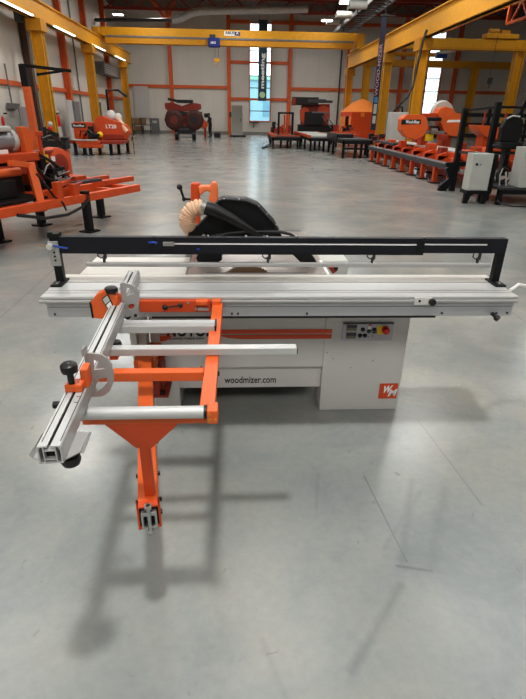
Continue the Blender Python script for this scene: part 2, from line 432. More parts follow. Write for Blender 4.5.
part(MB().beam((17.3, 36.4, 7.2), (17.3, 36.4, ZC), .2, .2), 'end_post', STEEL_O, t)

t = thing('roof_brace', 'orange diagonal steel brace under the roof, upper left of the crane bridge', 'brace', un(168, 22, Y=47))
part(MB().beam(un(147, -6, Y=47), un(168, 22, Y=47), .2, .2), 'bar', STEEL_O, t)
part(MB().beam(un(176, -6, Y=47), un(168, 22, Y=47), .2, .2), 'bar', STEEL_O, t)
# ducts, tray, lamps
t = thing('ventilation_duct', 'silver round ventilation duct under the roof above the overhead crane bridge', 'duct', (0, 45, 9.0))
part(MB().tube([un(172, 20, Y=44.4), un(180, 19, Y=44.4), un(190, 13.5, Y=44.4), un(200, 11, Y=44.4), un(308, 9, Y=44.4)], .26, 16), 'pipe', DUCT, t, smooth=True)
part(MB().tube([un(95, 20, Y=44.4), un(172, 20, Y=44.4)], .12, 12), 'narrow_pipe', GREY_D, t, smooth=True)
t = thing('cable_tray', 'grey ladder cable tray running lengthwise under the roof at the right', 'cable tray', (8.3, 38, 7.9))
m = MB(); A = un(348, 30, Z=7.9); 
for dx in (0, 1.3): m.box((8.0+dx, 22, 7.85), (8.06+dx, 48, 8.1))
part(m, 'tray_rail', GREY, t)
m = MB(); y = 22.2
while y < 48: m.box((8.06, y, 7.88), (9.3, y+.12, 7.94)); y += .8
part(m, 'rung', GREY, t)
m = MB()
for y in (26, 32, 38, 44): m.box((7.9, y, 7.8), (7.94, y+.05, ZC)).box((9.44, y, 7.8), (9.48, y+.05, ZC)).box((7.9, y, 7.8), (9.48, y+.05, 7.85))
part(m, 'hanger', GREY_D, t)
def heater(c, label):
    t = thing('air_vent', label, 'air vent', c, group='white air vents by the cable tray')
    c = Vector(c)
    part(MB().cyl(c+Vector((-.75, 0, .35)), c+Vector((.25, 0, .35)), .21, seg=20), 'nozzle', GREY_L, t, smooth=True)
    part(MB().box(c+Vector((-.1, -.06, .5)), c+Vector((.0, .06, ZC-c.z)), ), 'hanger', GREY_D, t)
for p, q in (((339, 22), 'white round air vent under the roof at the far end of the cable tray'), ((351, 15), 'white round air vent under the roof, middle one beside the cable tray'), ((366, 5), 'white round air vent under the roof, largest and nearest beside the cable tray')):
    c = un(*p, Y={339: 44., 351: 38., 366: 32.5}[p[0]]); heater((c.x-.2, c.y, c.z-.35), q)
def lamp(c, label):
    t = thing('ceiling_lamp', label, 'ceiling lamp', c, group='rectangular lamps under the roof'); c = Vector(c)
    part(MB().box(c+Vector((-.42, -.3, .03)), c+Vector((.42, .3, .13))), 'housing', GREY_L, t, .01)
    part(MB().box(c+Vector((-.38, -.26, 0)), c+Vector((.38, .26, .03))), 'diffuser', LED, t)
    part(MB().cyl(c+Vector((0, 0, .13)), (c.x, c.y, ZC), .015, seg=6), 'rod', GREY_D, t)
lamp(un(118, 15, Z=8.6), 'lit rectangular ceiling lamp at upper left, above the left crane runway')
lamp(un(223, 11.5, Z=8.7), 'lit rectangular ceiling lamp beside the silver duct')
lamp(un(327, 21, Z=8.0), 'lit rectangular ceiling lamp over the right end of the crane bridge')
lamp(un(346, 3.5, Z=8.2), 'lit rectangular ceiling lamp at the top edge beside the air vents')

# ================================================================== CRANES
def runway(name, label, x, y0, y1, z0, z1, cols, side, w=.42):
    t = thing(name, label, 'crane runway', (x, (y0+y1)/2, 0))
    m = MB(); m.box((x-.2, y0, z0), (x+.2, y1, z0+.05)).box((x-.2, y0, z1-.05), (x+.2, y1, z1)).box((x-.09, y0, z0), (x+.09, y1, z1))
    part(m, 'beam', YELLOW, t)
    part(MB().box((x-.04, y0, z1), (x+.04, y1, z1+.06)), 'rail', GREY_D, t)
    for y in cols:
        c = MB(); c.box((x-w/2, y-.22, 0), (x-w/2+.05, y+.22, z0)).box((x+w/2-.05, y-.22, 0), (x+w/2, y+.22, z0)).box((x-w/2, y-.06, .0), (x+w/2, y+.06, z0))
        o = part(c, 'column', YELLOW, t)
        part(MB().box((x-w/2-.08, y-.4, z0-.5), (x+w/2+.1, y+.4, z0-.02)), 'bracket', YELLOW_D, o)
        part(MB().box((x-w/2-.12, y-.34, 0), (x+w/2+.12, y+.34, .04)), 'base_plate', GREY_D, o)
    return t
LR = runway('crane_runway', 'long yellow crane runway on steel columns along the left wall', -9.35, 16, 50, 5.55, 6.35, (27.7, 36.6, 47.2), 1, .5)
for y0 in (17.5, 23.2, 29.5, 36.5, 43.2):
    part(MB().box((-9.12, y0, 5.50), (-9.02, y0+3.4, 5.56)), 'light_strip', LEDS, LR, label='white light strip')
RR = runway('crane_runway', 'heavy yellow crane runway sloping across the upper right on columns by the long sawmill', 8.55, 13, 42.6, 4.95, 5.85, (25.9, 31.7, 42.0), -1, .44)
# bridge across
t = thing('crane_bridge', 'yellow double-box overhead crane bridge spanning between the left and right runways', 'crane', (-.4, 40.5, 5.9))
BY = 40.2
part(MB().box((-9.5, BY-.25, 6.42), (8.5, BY+.25, 6.95)), 'girder', YELLOW, t, .02)
part(MB().box((-8.9, BY-.45, 6.33), (8.2, BY-.26, 6.44)), 'cable_track', GREY, t)
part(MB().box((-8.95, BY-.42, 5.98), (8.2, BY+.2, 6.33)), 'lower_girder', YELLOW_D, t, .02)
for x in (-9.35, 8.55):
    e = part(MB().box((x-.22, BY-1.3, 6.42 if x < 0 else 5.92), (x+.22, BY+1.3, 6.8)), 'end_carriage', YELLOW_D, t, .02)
    part(MB().cyl((x-.06, BY-1, 6.42+.1), (x+.06, BY-1, 6.52), .1, seg=14).cyl((x-.06, BY+1, 6.52), (x+.06, BY+1, 6.52), .1, seg=14), 'wheel', GREY_D, e)
p0 = un(224, 31.0, Y=BY-.27); p1 = un(240, 36.2, Y=BY-.27)
pl = part(MB().box((p0.x, BY-.27, p1.z), (p1.x, BY-.252, p0.z)), 'name_plate', WHT, t)
part(MB().text('ABUS', (p0.x+.08, BY-.2705, p1.z+.1), (1, 0, 0), (0, 0, 1), (p0.z-p1.z)*.6, .002, .03, width=(p1.x-p0.x)*.58), 'lettering', INK, pl)
bl = part(MB().box((p0.x+(p1.x-p0.x)*.66, BY-.275, p1.z+.02), (p1.x, BY-.27, p0.z-.02)), 'emblem', paint('navy_print', (24, 34, 84), .5), pl)
part(MB().text('A', (p0.x+(p1.x-p0.x)*.74, BY-.277, p1.z+.1), (1, 0, 0), (0, 0, 1), (p0.z-p1.z)*.6, .002, .03, width=(p1.x-p0.x)*.18), 'emblem_letter', WHT, pl)
# hoist
h0 = un(208, 37.5, Y=BY-.7); h1 = un(220, 47.5, Y=BY-.7)
t = thing('chain_hoist', 'blue electric hoist hanging below the overhead crane bridge', 'hoist', ((h0.x+h1.x)/2, BY-.6, h1.z))
hb = part(MB().box((h0.x, BY-.8, h1.z), (h1.x, BY-.46, h0.z)), 'body', paint('hoist_blue', (20, 46, 128), .4), t, .06)
part(MB().text('ABUS', (h0.x+.16, BY-.803, h1.z+.2), (1, 0, 0), (0, 0, 1), .14, .002, .03, width=.36), 'lettering', WHT, hb)
part(MB().box((h0.x+.1, BY-.7, h0.z-.05), (h0.x+.5, BY-.46, h0.z+.2)), 'trolley', GREY_D, t, .02)
cz = un(214, 62, Y=BY-.6).z
part(MB().cyl((h0.x+.45, BY-.6, cz+.2), (h0.x+.45, BY-.6, h1.z), .02, seg=6).cyl((h0.x+.7, BY-.6, cz+.2), (h0.x+.7, BY-.6, h1.z), .02, seg=6), 'chain', GREY, t)
part(MB().box((h0.x+.38, BY-.68, cz), (h0.x+.78, BY-.5, cz+.22)).tube([(h0.x+.58, BY-.6, cz), (h0.x+.62, BY-.6, cz-.12), (h0.x+.55, BY-.6, cz-.2), (h0.x+.48, BY-.6, cz-.14)], .03, 8), 'hook_block', YELLOW, t, .01)

# right-hand portal and second frames
t = thing('crane_bridge', 'yellow crane bridge at the right reaching to the column at the frame edge', 'crane', (12.5, 32, 5.2))
a = un(430, 39, Y=32); b_ = un(524, 42, Y=32)
part(MB().box((8.8, 31.8, 5.30), (16.6, 32.2, 5.75)), 'girder', YELLOW, t, .02)
part(MB().box((8.8, 31.72, 5.2), (16.6, 32.28, 5.3)), 'lower_flange', YELLOW_D, t)
t2 = thing('hoist_trolley', 'small yellow hoist trolley sitting on the right crane bridge', 'hoist', (14.8, 32, 5.75))
part(MB().box((14.0, 31.7, 5.78), (15.9, 32.3, 6.02)), 'frame', YELLOW, t2, .03)
part(MB().cyl((14.15, 31.8, 6.12), (14.7, 31.8, 6.12), .14, seg=14).box((14.9, 31.8, 6.02), (15.4, 32.2, 6.2)), 'winch', YELLOW_D, t2, smooth=True)
part(MB().cyl((14.6, 31.6, 3.9), (14.6, 31.6, 5.9), .015, seg=6), 'cable', GREY_D, t2)
part(MB().box((14.5, 31.52, 3.5), (14.75, 31.68, 3.85)).tube([(14.62, 31.6, 3.5), (14.68, 31.6, 3.38), (14.6, 31.6, 3.3)], .03, 6), 'hook_block', GREY_D, t2)
t = thing('crane_column', 'leaning-looking yellow crane column near the right frame edge behind the operator seat', 'column', (16.25, 32, 0))
m = MB(); m.box((16.0, 31.78, 0), (16.06, 32.22, 5.2)).box((16.44, 31.78, 0), (16.5, 32.22, 5.2)).box((16.0, 31.95, 0), (16.5, 32.05, 5.2)); part(m, 'shaft', YELLOW, t)
part(MB().box((15.85, 31.6, 0), (16.65, 32.4, .04)), 'base_plate', GREY_D, t)
t = thing('crane_runway', 'thin yellow crane runway parallel to the back wall at the right', 'crane runway', (18.5, 50, 0))
part(MB().box((11.3, 49.9, 5.85), (25.6, 50.1, 6.35)).box((11.3, 49.8, 5.8), (25.6, 50.2, 5.87)), 'beam', YELLOW_D, t)
for x in (11.7, 21.6): part(MB().box((x-.3, 49.8, 0), (x-.24, 50.2, 5.8)).box((x+.24, 49.8, 0), (x+.3, 50.2, 5.8)).box((x-.3, 49.95, 0), (x+.3, 50.05, 5.8)), 'column', YELLOW, t)
t = thing('jib_crane', 'white lifting jib arm with blue hoist, fixed to the right runway column', 'jib crane', (10.9, 33, 4.6))
a = un(434, 55, Y=33); b_ = un(468, 45, Y=33)
part(MB().beam(a, b_, .16, .22), 'arm', GREY_L, t, .01)
part(MB().box(un(436, 58, Y=33)+Vector((0, -.1, 0)), un(447, 54, Y=33)+Vector((0, .2, 0))), 'hoist', BLUE, t, .02)
part(MB().beam(a, Vector((8.8, 33, a.z)), .14, .2), 'bracket', YELLOW_D, t)

# hanging banner in the window and tall banner beside the right column
t = thing('banner', 'dark blue-grey vertical banner with white lettering hanging in the tall window', 'banner', (2.1, 49.8, 2.8))
q = [un(258.5, 20, Y=50), un(266, 20, Y=50), un(262, 101, Y=50), un(256, 101, Y=50)]
xl, xr = 1.92, 2.72; zt, zb = q[0].z, q[2].z
m = MB(); m.prism([(1.95, 50, zt), (2.70, 50, zt), (2.70, 50, zb), (1.95, 50, zb)], (0, .02, 0)); part(m, 'cloth', BANNER, t)
part(MB().text('meeting', (2.58, 49.99, zb+1.0), (0, 0, 1), (-1, 0, 0), .42, .004, .035, width=2.75), 'lettering', WHT, t)
part(MB().cyl((2.33, 49.985, zb+.5), (2.33, 49.995, zb+.5), .26, seg=20), 'emblem', paint('pale_green_print', (190, 214, 170), .6), t)
part(MB().cyl((1.9, 50.01, zt), (2.75, 50.01, zt), .03, seg=8).cyl((2.0, 50.01, zt), (2.0, 50.01, ZC), .012, seg=6).cyl((2.65, 50.01, zt), (2.65, 50.01, ZC), .012, seg=6), 'hanging_rod', GREY_D, t)
BYY = 30.6
t = thing('banner', 'tall narrow dark blue banner with pink and white print beside the right runway column', 'banner', (7.8, BYY, 1.0))
TL, TR, BR, BL = un(386, 16, Y=BYY), un(391.5, 16, Y=BYY), un(381, 127, Y=BYY), un(375, 127, Y=BYY)
xc0, xc1 = 7.68, 7.98
part(MB().box((xc0, BYY-.02, 1.0), (xc1, BYY, TL.z)), 'cloth', paint('navy_banner_cloth', (46, 46, 66), .8), t)
m = MB(); m.text('WOOD-MIZER', (xc1-.1, BYY-.025, 2.75), (0, 0, 1), (-1, 0, 0), .17, .003, .015, width=2.5); part(m, 'lettering', paint('pink_white_print', (190, 156, 170), .7), t)
m = MB().box((xc0+.06, BYY-.03, 1.35), (xc1-.06, BYY-.021, 1.75)).box((xc0+.06, BYY-.03, 1.85), (xc1-.06, BYY-.021, 2.35)); part(m, 'picture_panel', GREY_L, t)
part(MB().box((xc0+.05, BYY-.03, 2.42), (xc1-.05, BYY-.021, 2.7)), 'blue_print', paint('blue_print', (70, 130, 180), .7), t)
part(MB().box((xc0-.05, BYY-.05, TL.z), (xc1+.1, BYY+.03, TL.z+.08)).box((xc1, BYY-.02, TL.z), (8.4, BYY+.02, TL.z+.05)).cyl((xc1-.1, BYY, TL.z), (xc1-.1, BYY, ZC), .015, seg=6), 'hanging_rod', GREY_D, t)

# ================================================================== PANEL SAW
PS = thing('panel_saw', 'light grey sliding-table panel saw with orange outrigger frame, in the middle of the floor', 'machine', (.1, 2.6, 0))
ZT = .862
def P(mb, name, m, parent=PS, bevel=.002, smooth=False, label=None): return part(mb, name, m, parent, bevel, smooth, label)
# --- cabinet
cabR = P(MB().box((.50, 2.57, 0), (.99, 2.78, .78)), 'cabinet', WHITE_P, bevel=.006)
up_ = P(MB().box((-.50, 2.572, .304), (.50, 2.92, .80)), 'upper_panel', WHITE_P, PS, .004)
rec = P(MB().box((-.355, 2.60, .152), (.50, 2.64, .304)), 'lower_panel', WHITE_P, PS, .003)
lg = P(MB().box((-.50, 2.576, .02), (-.352, 2.95, .304)), 'left_foot', WHITE_P, PS, .005)
P(MB().box((-.335, 2.9, .02), (.50, 3.9, .84)), 'rear_housing', GREY_D, PS, .01)
P(MB().box((-.45, 2.62, .0), (-.38, 2.9, .02)).box((.1, 2.95, 0), (.4, 3.8, .02)), 'foot', RUBBER, PS, 0)
YF = 2.569
# printed stripe (orange) with a light line
m = MB(); za, zb_ = .541, .474
m.prism([(-.12, YF, .549), (.54, YF, .549), (.54, YF, .524), (-.12, YF, .524)], (0, -.0012, 0))
m.prism([(-.12, YF, .517), (.54, YF, .517), (.54, YF, .490), (.02, YF, .490), (-.06, YF, .497)], (0, -.0012, 0))
P(m, 'orange_stripe', LOGO_O, up_, 0)
m = MB()
m.prism([(-.445, YF, .523), (-.365, YF, .523), (-.365, YF, .519), (-.445, YF, .519)], (0, -.0012, 0))
m.prism([(-.445, YF, .512), (-.372, YF, .512), (-.41, YF, .483), (-.445, YF, .478)], (0, -.0012, 0))
P(m, 'orange_wedge', LOGO_O, up_, 0)
P(MB().text('MOTOR', (-.405, YF+.0005, .507), (1, 0, 0), (0, 0, 1), .075, .0008, .03, width=.27), 'model_lettering', INK, up_, 0)
P(MB().text('SLIDING TABLE SAW', (-.395, YF+.0005, .489), (1, 0, 0), (0, 0, 1), .011, .0008, .01, width=.2), 'small_lettering', INK, up_, 0)
P(MB().text('woodmizer.com', (-.085, 2.5995, .183), (1, 0, 0), (0, 0, 1), .046, .0008, .012, width=.312), 'web_lettering', INK, rec, 0)
lq = P(MB().box((.862, 2.566, .083), (.975, 2.5705, .187)), 'logo_plate', LOGO_O, cabR, 0)
P(MB().text('W', (.877, 2.5658, .121), (1, 0, .1), (.25, 0, 1), .052, .0008, .05, width=.055).text('M', (.918, 2.5658, .097), (1, 0, .1), (.25, 0, 1), .050, .0008, .05, width=.046), 'logo_lettering', WHT, cabR, 0)
m = MB()
for (x, z) in ((.56, .36), (.52, .40), (.80, .345), (.67, .30)): m.cyl((x, 2.566, z), (x, 2.571, z), .003, seg=8)
P(m, 'rivet', GREY, cabR, 0)
# control panel
cp = P(MB().box((.600, 2.562, .478), (.893, 2.571, .590)), 'control_panel', paint('panel_silver', (186, 184, 190), .45), cabR, .002)
P(MB().box((.600, 2.560, .583), (.893, 2.5615, .592)), 'panel_top_edge', GREY_D, cabR, 0)
def cpu(mb, name, m, b=.001, s=False): return P(mb, name, m, cabR, b, s)
for (z0_, z1_) in ((.543, .578), (.493, .530)):
    cpu(MB().box((.622, 2.5585, z0_), (.680, 2.5625, z1_)), 'display', LCD); cpu(MB().box((.622, 2.557, z0_+.018), (.680, 2.559, z1_)), 'display_digits', GREY_D, 0)
for (x, z, mm) in ((.716, .550, RUBBER), (.703, .512, RUBBER), (.732, .512, RUBBER), (.753, .539, paint('dark_green_button', (30, 70, 60), .4)), (.783, .549, RUBBER)):
    cpu(MB().lathe((x, 2.563, z), [(.012, 0), (.012, .008), (.009, .012), (.003, .0125)], (0, -1, 0), 16), 'button', mm, 0, True)
cpu(MB().lathe((.754, 2.563, .562), [(.011, 0), (.011, .006), (.003, .008)], (0, -1, 0), 16), 'white_button', WHT, 0, True)
cpu(MB().box((.747, 2.559, .573), (.762, 2.563, .580)), 'red_indicator', RED, 0)
cpu(MB().box((.800, 2.5595, .520), (.835, 2.563, .572)), 'yellow_plate', YEL, 0)
cpu(MB().lathe((.846, 2.561, .549), [(.022, 0), (.022, .004), (.012, .006), (.012, .016), (.020, .02), (.021, .028), (.015, .034), (.004, .035)], (0, -1, 0), 20), 'emergency_stop', RED, 0, True)
cpu(MB().box((.772, 2.559, .526), (.80, 2.5625, .532)).cyl((.778, 2.559, .508), (.778, 2.563, .508), .003, seg=8).cyl((.752, 2.559, .504), (.752, 2.563, .504), .003, seg=8), 'legend_mark', INK, 0)

# --- sliding table (extrusion)
x0, x1 = -.935, 1.392
sl = P(MB().box((x0+.02, 2.25, .755), (x1-.012, 2.60, ZT-.012)), 'sliding_table', ALU, PS, .003)
P(MB().box((x0, 2.242, ZT-.014), (x1, 2.606, ZT)), 'table_top', ALU_B, sl, .003)
P(MB().box((x0-.008, 2.236, .828), (x1, 2.252, .846)), 'edge_bead', ALU_M, sl, .006)
P(MB().box((x0, 2.295, ZT-.002), (x1, 2.300, ZT+.0006)).box((x0, 2.46, ZT-.002), (x1, 2.472, ZT+.0006)).box((x0+.0, 2.33, ZT-.002), (x1, 2.333, ZT+.0006)), 'table_groove', GREY, sl, 0)
P(MB().box((x0, 2.476, ZT-.002), (x1, 2.601, ZT+.0012)), 'rear_strip', TABLE_W, sl, 0)
P(MB().box((x0+.03, 2.2485, .806), (x1-.02, 2.251, .809)), 'profile_seam', GREY, sl, 0)
P(MB().box((-.50, 2.30, .744), (1.0, 2.60, .756)), 'guide_rail', DARK, sl, 0)
P(MB().box((-.42, 2.246, .748), (.99, 2.26, .757)), 'gap_shade', RUBBER, sl, 0)  # black strip painting in the shadow gap under the profile
m = MB()
for x in (x0+.055, 1.30-.0, 1.355, 1.02, .0, .34, -.03): m.cyl((x, 2.243, .772), (x, 2.252, .772), .0055, seg=10)
P(m, 'bolt', GREY_D, sl, 0)
br = P(MB().box((.865, 2.232, .820), (.955, 2.252, .858)), 'stop_bracket', WHITE_P, sl, .002)
P(MB().cyl((.952, 2.215, .838), (.952, 2.24, .838), .017, seg=18), 'bracket_knob', RUBBER, sl, .002, True)
P(MB().cyl((.890, 2.228, .842), (.890, 2.236, .842), .006, seg=10), 'bracket_hole', DARK, sl, 0)
P(MB().cyl((1.275, 2.24, .772), (1.275, 2.205, .768), .010, seg=12).cyl((1.280, 2.213, .764), (1.290, 2.198, .758), .015, seg=16), 'lock_knob', RUBBER, sl, .002, True)
P(MB().tube([(1.385, 2.32, .868), (1.43, 2.36, .87), (1.47, 2.40, .872), (1.6, 2.44, .84), (1.9, 2.46, .6), (2.2, 2.5, .3), (2.4, 2.6, .02)], .008, 8), 'air_line', WHT, PS, 0, True)
# --- static tables
mainL, mainR = un(186, 275, Z=ZT).x, un(329, 274, Z=ZT).x
rearY = un(303, 231.5, Z=ZT).y
tb = P(MB().box((mainL, 2.618, .815), (mainR, rearY, ZT)), 'main_table', TABLE_G, PS, .004)
P(MB().box((mainL+.11, 2.628, ZT-.002), (mainR-.12, 2.648, ZT+.0015)), 'blade_slot', GREY, tb, 0)
P(MB().box((-.855, 2.612, .825), (mainL-.004, 2.965, ZT)), 'extension_table', TABLE_W, PS, .004)
P(MB().box((mainR-.02, 2.90, .70), (mainR+.17, 3.25, .86)), 'rear_bracket', GREY_L, PS, .01)
P(MB().box((mainR-.012, 2.618, .80), (mainR+.004, 2.9, ZT+.001)), 'table_edge_strip', WHT, tb, 0)
rk = P(MB().prism([un(328, 267.5, Y=2.75), un(338, 267.5, Y=2.75), un(337.5, 271, Y=2.75), un(333, 274, Y=2.75)], (0, .04, 0)), 'fence_clamp', RED_O, PS, .002)
P(MB().cyl(un(336, 268.5, Y=2.74), un(336, 268.5, Y=2.72), .012, seg=12), 'clamp_knob', RUBBER, rk, 0)
# blade
m = MB(); c = Vector((.06, 2.638, ZT-.125)); R = .172; pts = []
for k in range(60):
    a0 = 2*math.pi*k/60; pts += [(c.x+math.cos(a0)*R*1.0, c.y, c.z+math.sin(a0)*R), (c.x+math.cos(a0+.07)*R*.955, c.y, c.z+math.sin(a0+.07)*R*.955)]
m.prism(pts, (0, .004, 0)); P(m, 'saw_blade', BRASS, PS, 0)
P(MB().prism([un(224, 274, Y=2.64), un(234, 267, Y=2.64), un(234, 264, Y=2.64), un(236, 266, Y=2.64), un(244, 266.5, Y=2.64), un(247, 264, Y=2.64), un(246, 269, Y=2.64), un(239, 274, Y=2.64)], (0, .012, 0)), 'riving_knife', TABLE_G, PS, 0)

# --- clamping beam over the sliding table
YB_ = 2.47
zb0, zb1 = 1.014, 1.098
bm_ = P(MB().box((-.885, YB_-.02, 1.016), (-.33, YB_+.02, 1.098)).box((-.33, YB_-.02, 1.016), (.93, YB_+.02, 1.060)).box((-.33, YB_-.02, 1.074), (.93, YB_+.02, 1.098)).box((.95, YB_-.02, 1.024), (1.29, YB_+.02, 1.062)).box((.93, YB_-.02, 1.074), (1.29, YB_+.02, 1.098)).box((1.29, YB_-.02, 1.024), (1.385, YB_+.02, 1.098)).box((-.33, YB_+.015, 1.059), (1.30, YB_+.02, 1.075)),
        'clamp_beam', BLACK_B, PS, 0)
P(MB().box((-.32, YB_-.0185, 1.063), (.915, YB_+.012, 1.070)).box((.955, YB_-.0185, 1.065), (1.285, YB_+.012, 1.0715)), 'light_channel', WHT, bm_, 0)
P(MB().box((.915, YB_-.024, 1.014), (.955, YB_+.02, 1.09)), 'beam_joint', BLACK, bm_, .001)
P(MB().box((-.7, YB_-.022, 1.014), (.93, YB_+.0, 1.019)), 'beam_lip', BLACK, bm_, 0)
for sx, px_ in ((-1, -.905), (1, 1.372)):
    top = Vector((px_+(.012 if sx < 0 else .012), YB_, 1.095)); 
    P(MB().box((px_-.02, YB_-.0185, ZT), (px_+.02, YB_+.0185, 1.0975)), 'end_post', BLACK, bm_, .003)
    P(MB().box((px_-.028, YB_-.085, ZT), (px_+.028, YB_+.045, ZT+.010)), 'foot_plate', BLACK, bm_, .002)
    P(MB().cyl((px_, YB_-.06, ZT+.01), (px_, YB_-.06, ZT+.016), .009, seg=10).cyl((px_, YB_-.035, ZT+.01), (px_, YB_-.035, ZT+.014), .006, seg=10), 'foot_bolt', ZINC, bm_, 0)
P(MB().box((-.929, YB_-.028, 1.092), (-.875, YB_+.025, 1.115)).cyl((-.915, YB_-.02, 1.10), (-.915, YB_-.02, 1.122), .012, seg=12), 'post_cap', BLACK, bm_, .003)
rg = P(MB().box((-.93, YB_-.034, .955), (-.882, YB_-.02, 1.078)), 'valve_plate', ALU_M, bm_, .003)
P(MB().cyl((-.918, YB_-.034, 1.055), (-.918, YB_-.052, 1.055), .016, seg=18), 'pressure_gauge', GREY_L, bm_, .002, True)
m = MB()
for z in (.985, 1.005, 1.025): m.cyl((-.904, YB_-.038, z), (-.904, YB_-.032, z), .005, seg=8)
P(m, 'valve_port', DARK, bm_, 0)
P(MB().tube([(-.90, YB_-.05, 1.062), (-.87, YB_-.055, 1.057), (-.835, YB_-.04, 1.047)], .005, 8), 'blue_air_hose', BLUE, bm_, 0, True)
P(MB().tube([(-.935, YB_-.05, 1.062), (-.96, YB_-.055, 1.065)], .004, 8), 'copper_air_hose', CARD, bm_, 0, True)
P(MB().box((-.37, YB_-.034, 1.058), (-.315, YB_-.02, 1.078)), 'fitting', ZINC, bm_, .002)
P(MB().tube([(-.40, YB_-.03, 1.072), (-.42, YB_-.03, 1.076), (-.44, YB_-.022, 1.072)], .006, 8).box((-.205, YB_-.024, 1.035), (-.19, YB_-.018, 1.045)), 'blue_fitting', BLUE, bm_, 0)
for x in (-.68, .151, .694, 1.255):
    P(MB().cyl((x+.012, YB_, 1.02), (x+.012, YB_, .986), .008, seg=10).tube([(x-.022, YB_, 1.018), (x-.024, YB_, 1.0), (x-.010, YB_, .988), (x+.006, YB_, .996), (x+.010, YB_, 1.018)], .0035, 6).cyl((x+.006, YB_, .99), (x+.004, YB_, .967), .009, .006, 10), 'clamp_cylinder', GREY_D, bm_, 0, True)
P(MB().box((-.765, YB_-.014, .946), (1.30, YB_+.012, .967)).cyl((1.295, YB_-.001, .9565), (1.33, YB_-.001, .9565), .0115, seg=12), 'pressure_bar', ALU_M, bm_, .004)
for x in (-.55, -.2, .15, .694): pass
m = MB()
for px_ in (154, 208, 246, 267, 296, 334, 424): q = un(px_, 236.5, Y=YB_); m.ball((q.x, YB_, 1.100), .008, seg=10)
P(m, 'top_bolt', ZINC, bm_, 0, True)

# --- blade guard and extraction
YG = 2.74
G = [(187, 239), (189, 231), (198, 226), (206, 218), (212, 208), (219, 199.5), (224, 197.5), (246, 199), (258, 204), (264, 210), (275, 222), (280, 232), (284, 241), (298, 254), (311, 254), (318, 264), (302, 264), (292, 254), (284, 250), (222, 250), (222, 260), (216, 263.5), (198, 263), (196, 258), (200, 252), (190, 250)]
gd = P(MB().prism([un(x, y, Y=YG) for x, y in G], (0, .10, 0)), 'blade_guard', BLACK, PS, .004)
rim = [(212, 208), (219, 200.5), (224, 199), (246, 200.5), (257, 205), (263, 211), (274, 223), (279, 233)]
P(MB().tube([un(x, y, Y=YG-.004) for x, y in rim], .006, 8), 'guard_rim', GREY_D, gd, 0, True)
m = MB()
for p in ((224, 199), (239, 199.5), (259, 206), (267, 214), (276, 225), (279, 231)): q = un(*p, Y=YG-.008); m.ball(q, .006, seg=8)
for p in ((204, 236), (217, 236), (263, 236.5)): q = un(*p, Y=YG-.01); m.ball(q, .012, seg=10)
P(m, 'guard_bolt', ZINC, gd, 0, True)
P(MB().tube([un(204, 207.5, Y=2.70), un(214, 210, Y=2.70), un(232, 219, Y=2.70), un(262, 237, Y=2.71)], [.036, .036, .030, .016], 16), 'extraction_pipe', RUBBER, gd, 0, True)
P(MB().cyl(un(200.5, 206.2, Y=2.70), un(205, 208, Y=2.70), .040, seg=20), 'hose_clamp', ZINC, gd, 0, True)
P(MB().tube([un(x, y, Y=2.70) for x, y in ((202, 240), (215, 236), (230, 233), (245, 231.5), (262, 231.5), (280, 232), (290, 234), (298, 239))], .008, 8), 'cable', RUBBER, gd, 0, True)
path = [(203, 207), (197, 207.5), (191.5, 210), (188, 214.5), (187, 219), (187.5, 223)]
pp = [un(x, y, Y=2.70) for x, y in path] + [un(188.5, 226, Y=2.78), un(191, 229, Y=2.86), un(194, 236, Y=2.9)]; fine = []; rr = []
for i in range(len(pp)-1):
    for k in range(8): fine.append(pp[i].lerp(pp[i+1], k/8)); rr.append(.040+.003*(1 if (len(fine) % 4) < 2 else -1))
P(MB().tube(fine, rr, 18), 'flexible_hose', CREAM, gd, 0, True, 'cream ribbed dust hose')
# overarm post
YO = 3.15
po = P(MB().prism([un(190.5, 183.5, Y=YO), un(199.5, 183.5, Y=YO), un(200, 228, Y=YO), un(191, 240, Y=YO)], (0, .08, 0)), 'guard_post', ORANGE_D, PS, .006)
P(MB().prism([un(x, y, Y=YO-.02) for x, y in ((198, 186), (210, 186), (212, 182.5), (216, 182.5), (218, 188), (218, 203), (214, 204), (208, 200), (210, 192), (206, 191), (200, 196))], (0, .07, 0)), 'guard_arm', paint('pale_orange_paint', (240, 128, 78), .45), po, .008)
P(MB().tube([un(192, 199, Y=YO+.04), un(184, 199, Y=YO+.02), un(180.5, 189, Y=YO)], .008, 8).ball(un(179.5, 187, Y=YO), .018, seg=12).ball(un(184, 199, Y=YO+.02), .014, seg=10), 'crank_handle', RUBBER, po, 0, True)
P(MB().box((un(191, 240, Y=YO).x, YO-.02, ZT), (un(204, 240, Y=YO).x, YO+.12, .94)), 'post_foot', ORANGE_D, po, .004)

# --- outrigger frame
og = P(MB().box((-.122, 1.285, .792), (-.074, 2.245, .832)), 'outrigger_rail', ORANGE, PS, .003)
P(MB().box((-.50, 1.555, .782), (-.125, 1.595, .818)), 'cross_bar', ORANGE, og, .003)
P(MB().box((-.48, 1.285, .782), (-.10, 1.325, .818)), 'front_bar', ORANGE, og, .003)
P(MB().box((-.50, 1.895, .822), (-.098, 1.965, .856)), 'cross_profile', ALU_B, og, .003, label='silver aluminium cross profile')
P(MB().box((-.098, 1.893, .820), (-.092, 1.967, .858)), 'profile_cap', RUBBER, og, 0)
P(MB().box((-.50, 1.90, .842), (-.1, 1.925, .8575)), 'profile_step', ALU_M, og, 0)
P(MB().box((-.50, 1.655, .835), (.221, 1.695, .864)), 'support_bar', ALU_B, og, .003, label='long silver support bar')
P(MB().box((.219, 1.658, .837), (.224, 1.692, .862)), 'bar_cap', RUBBER, og, 0)
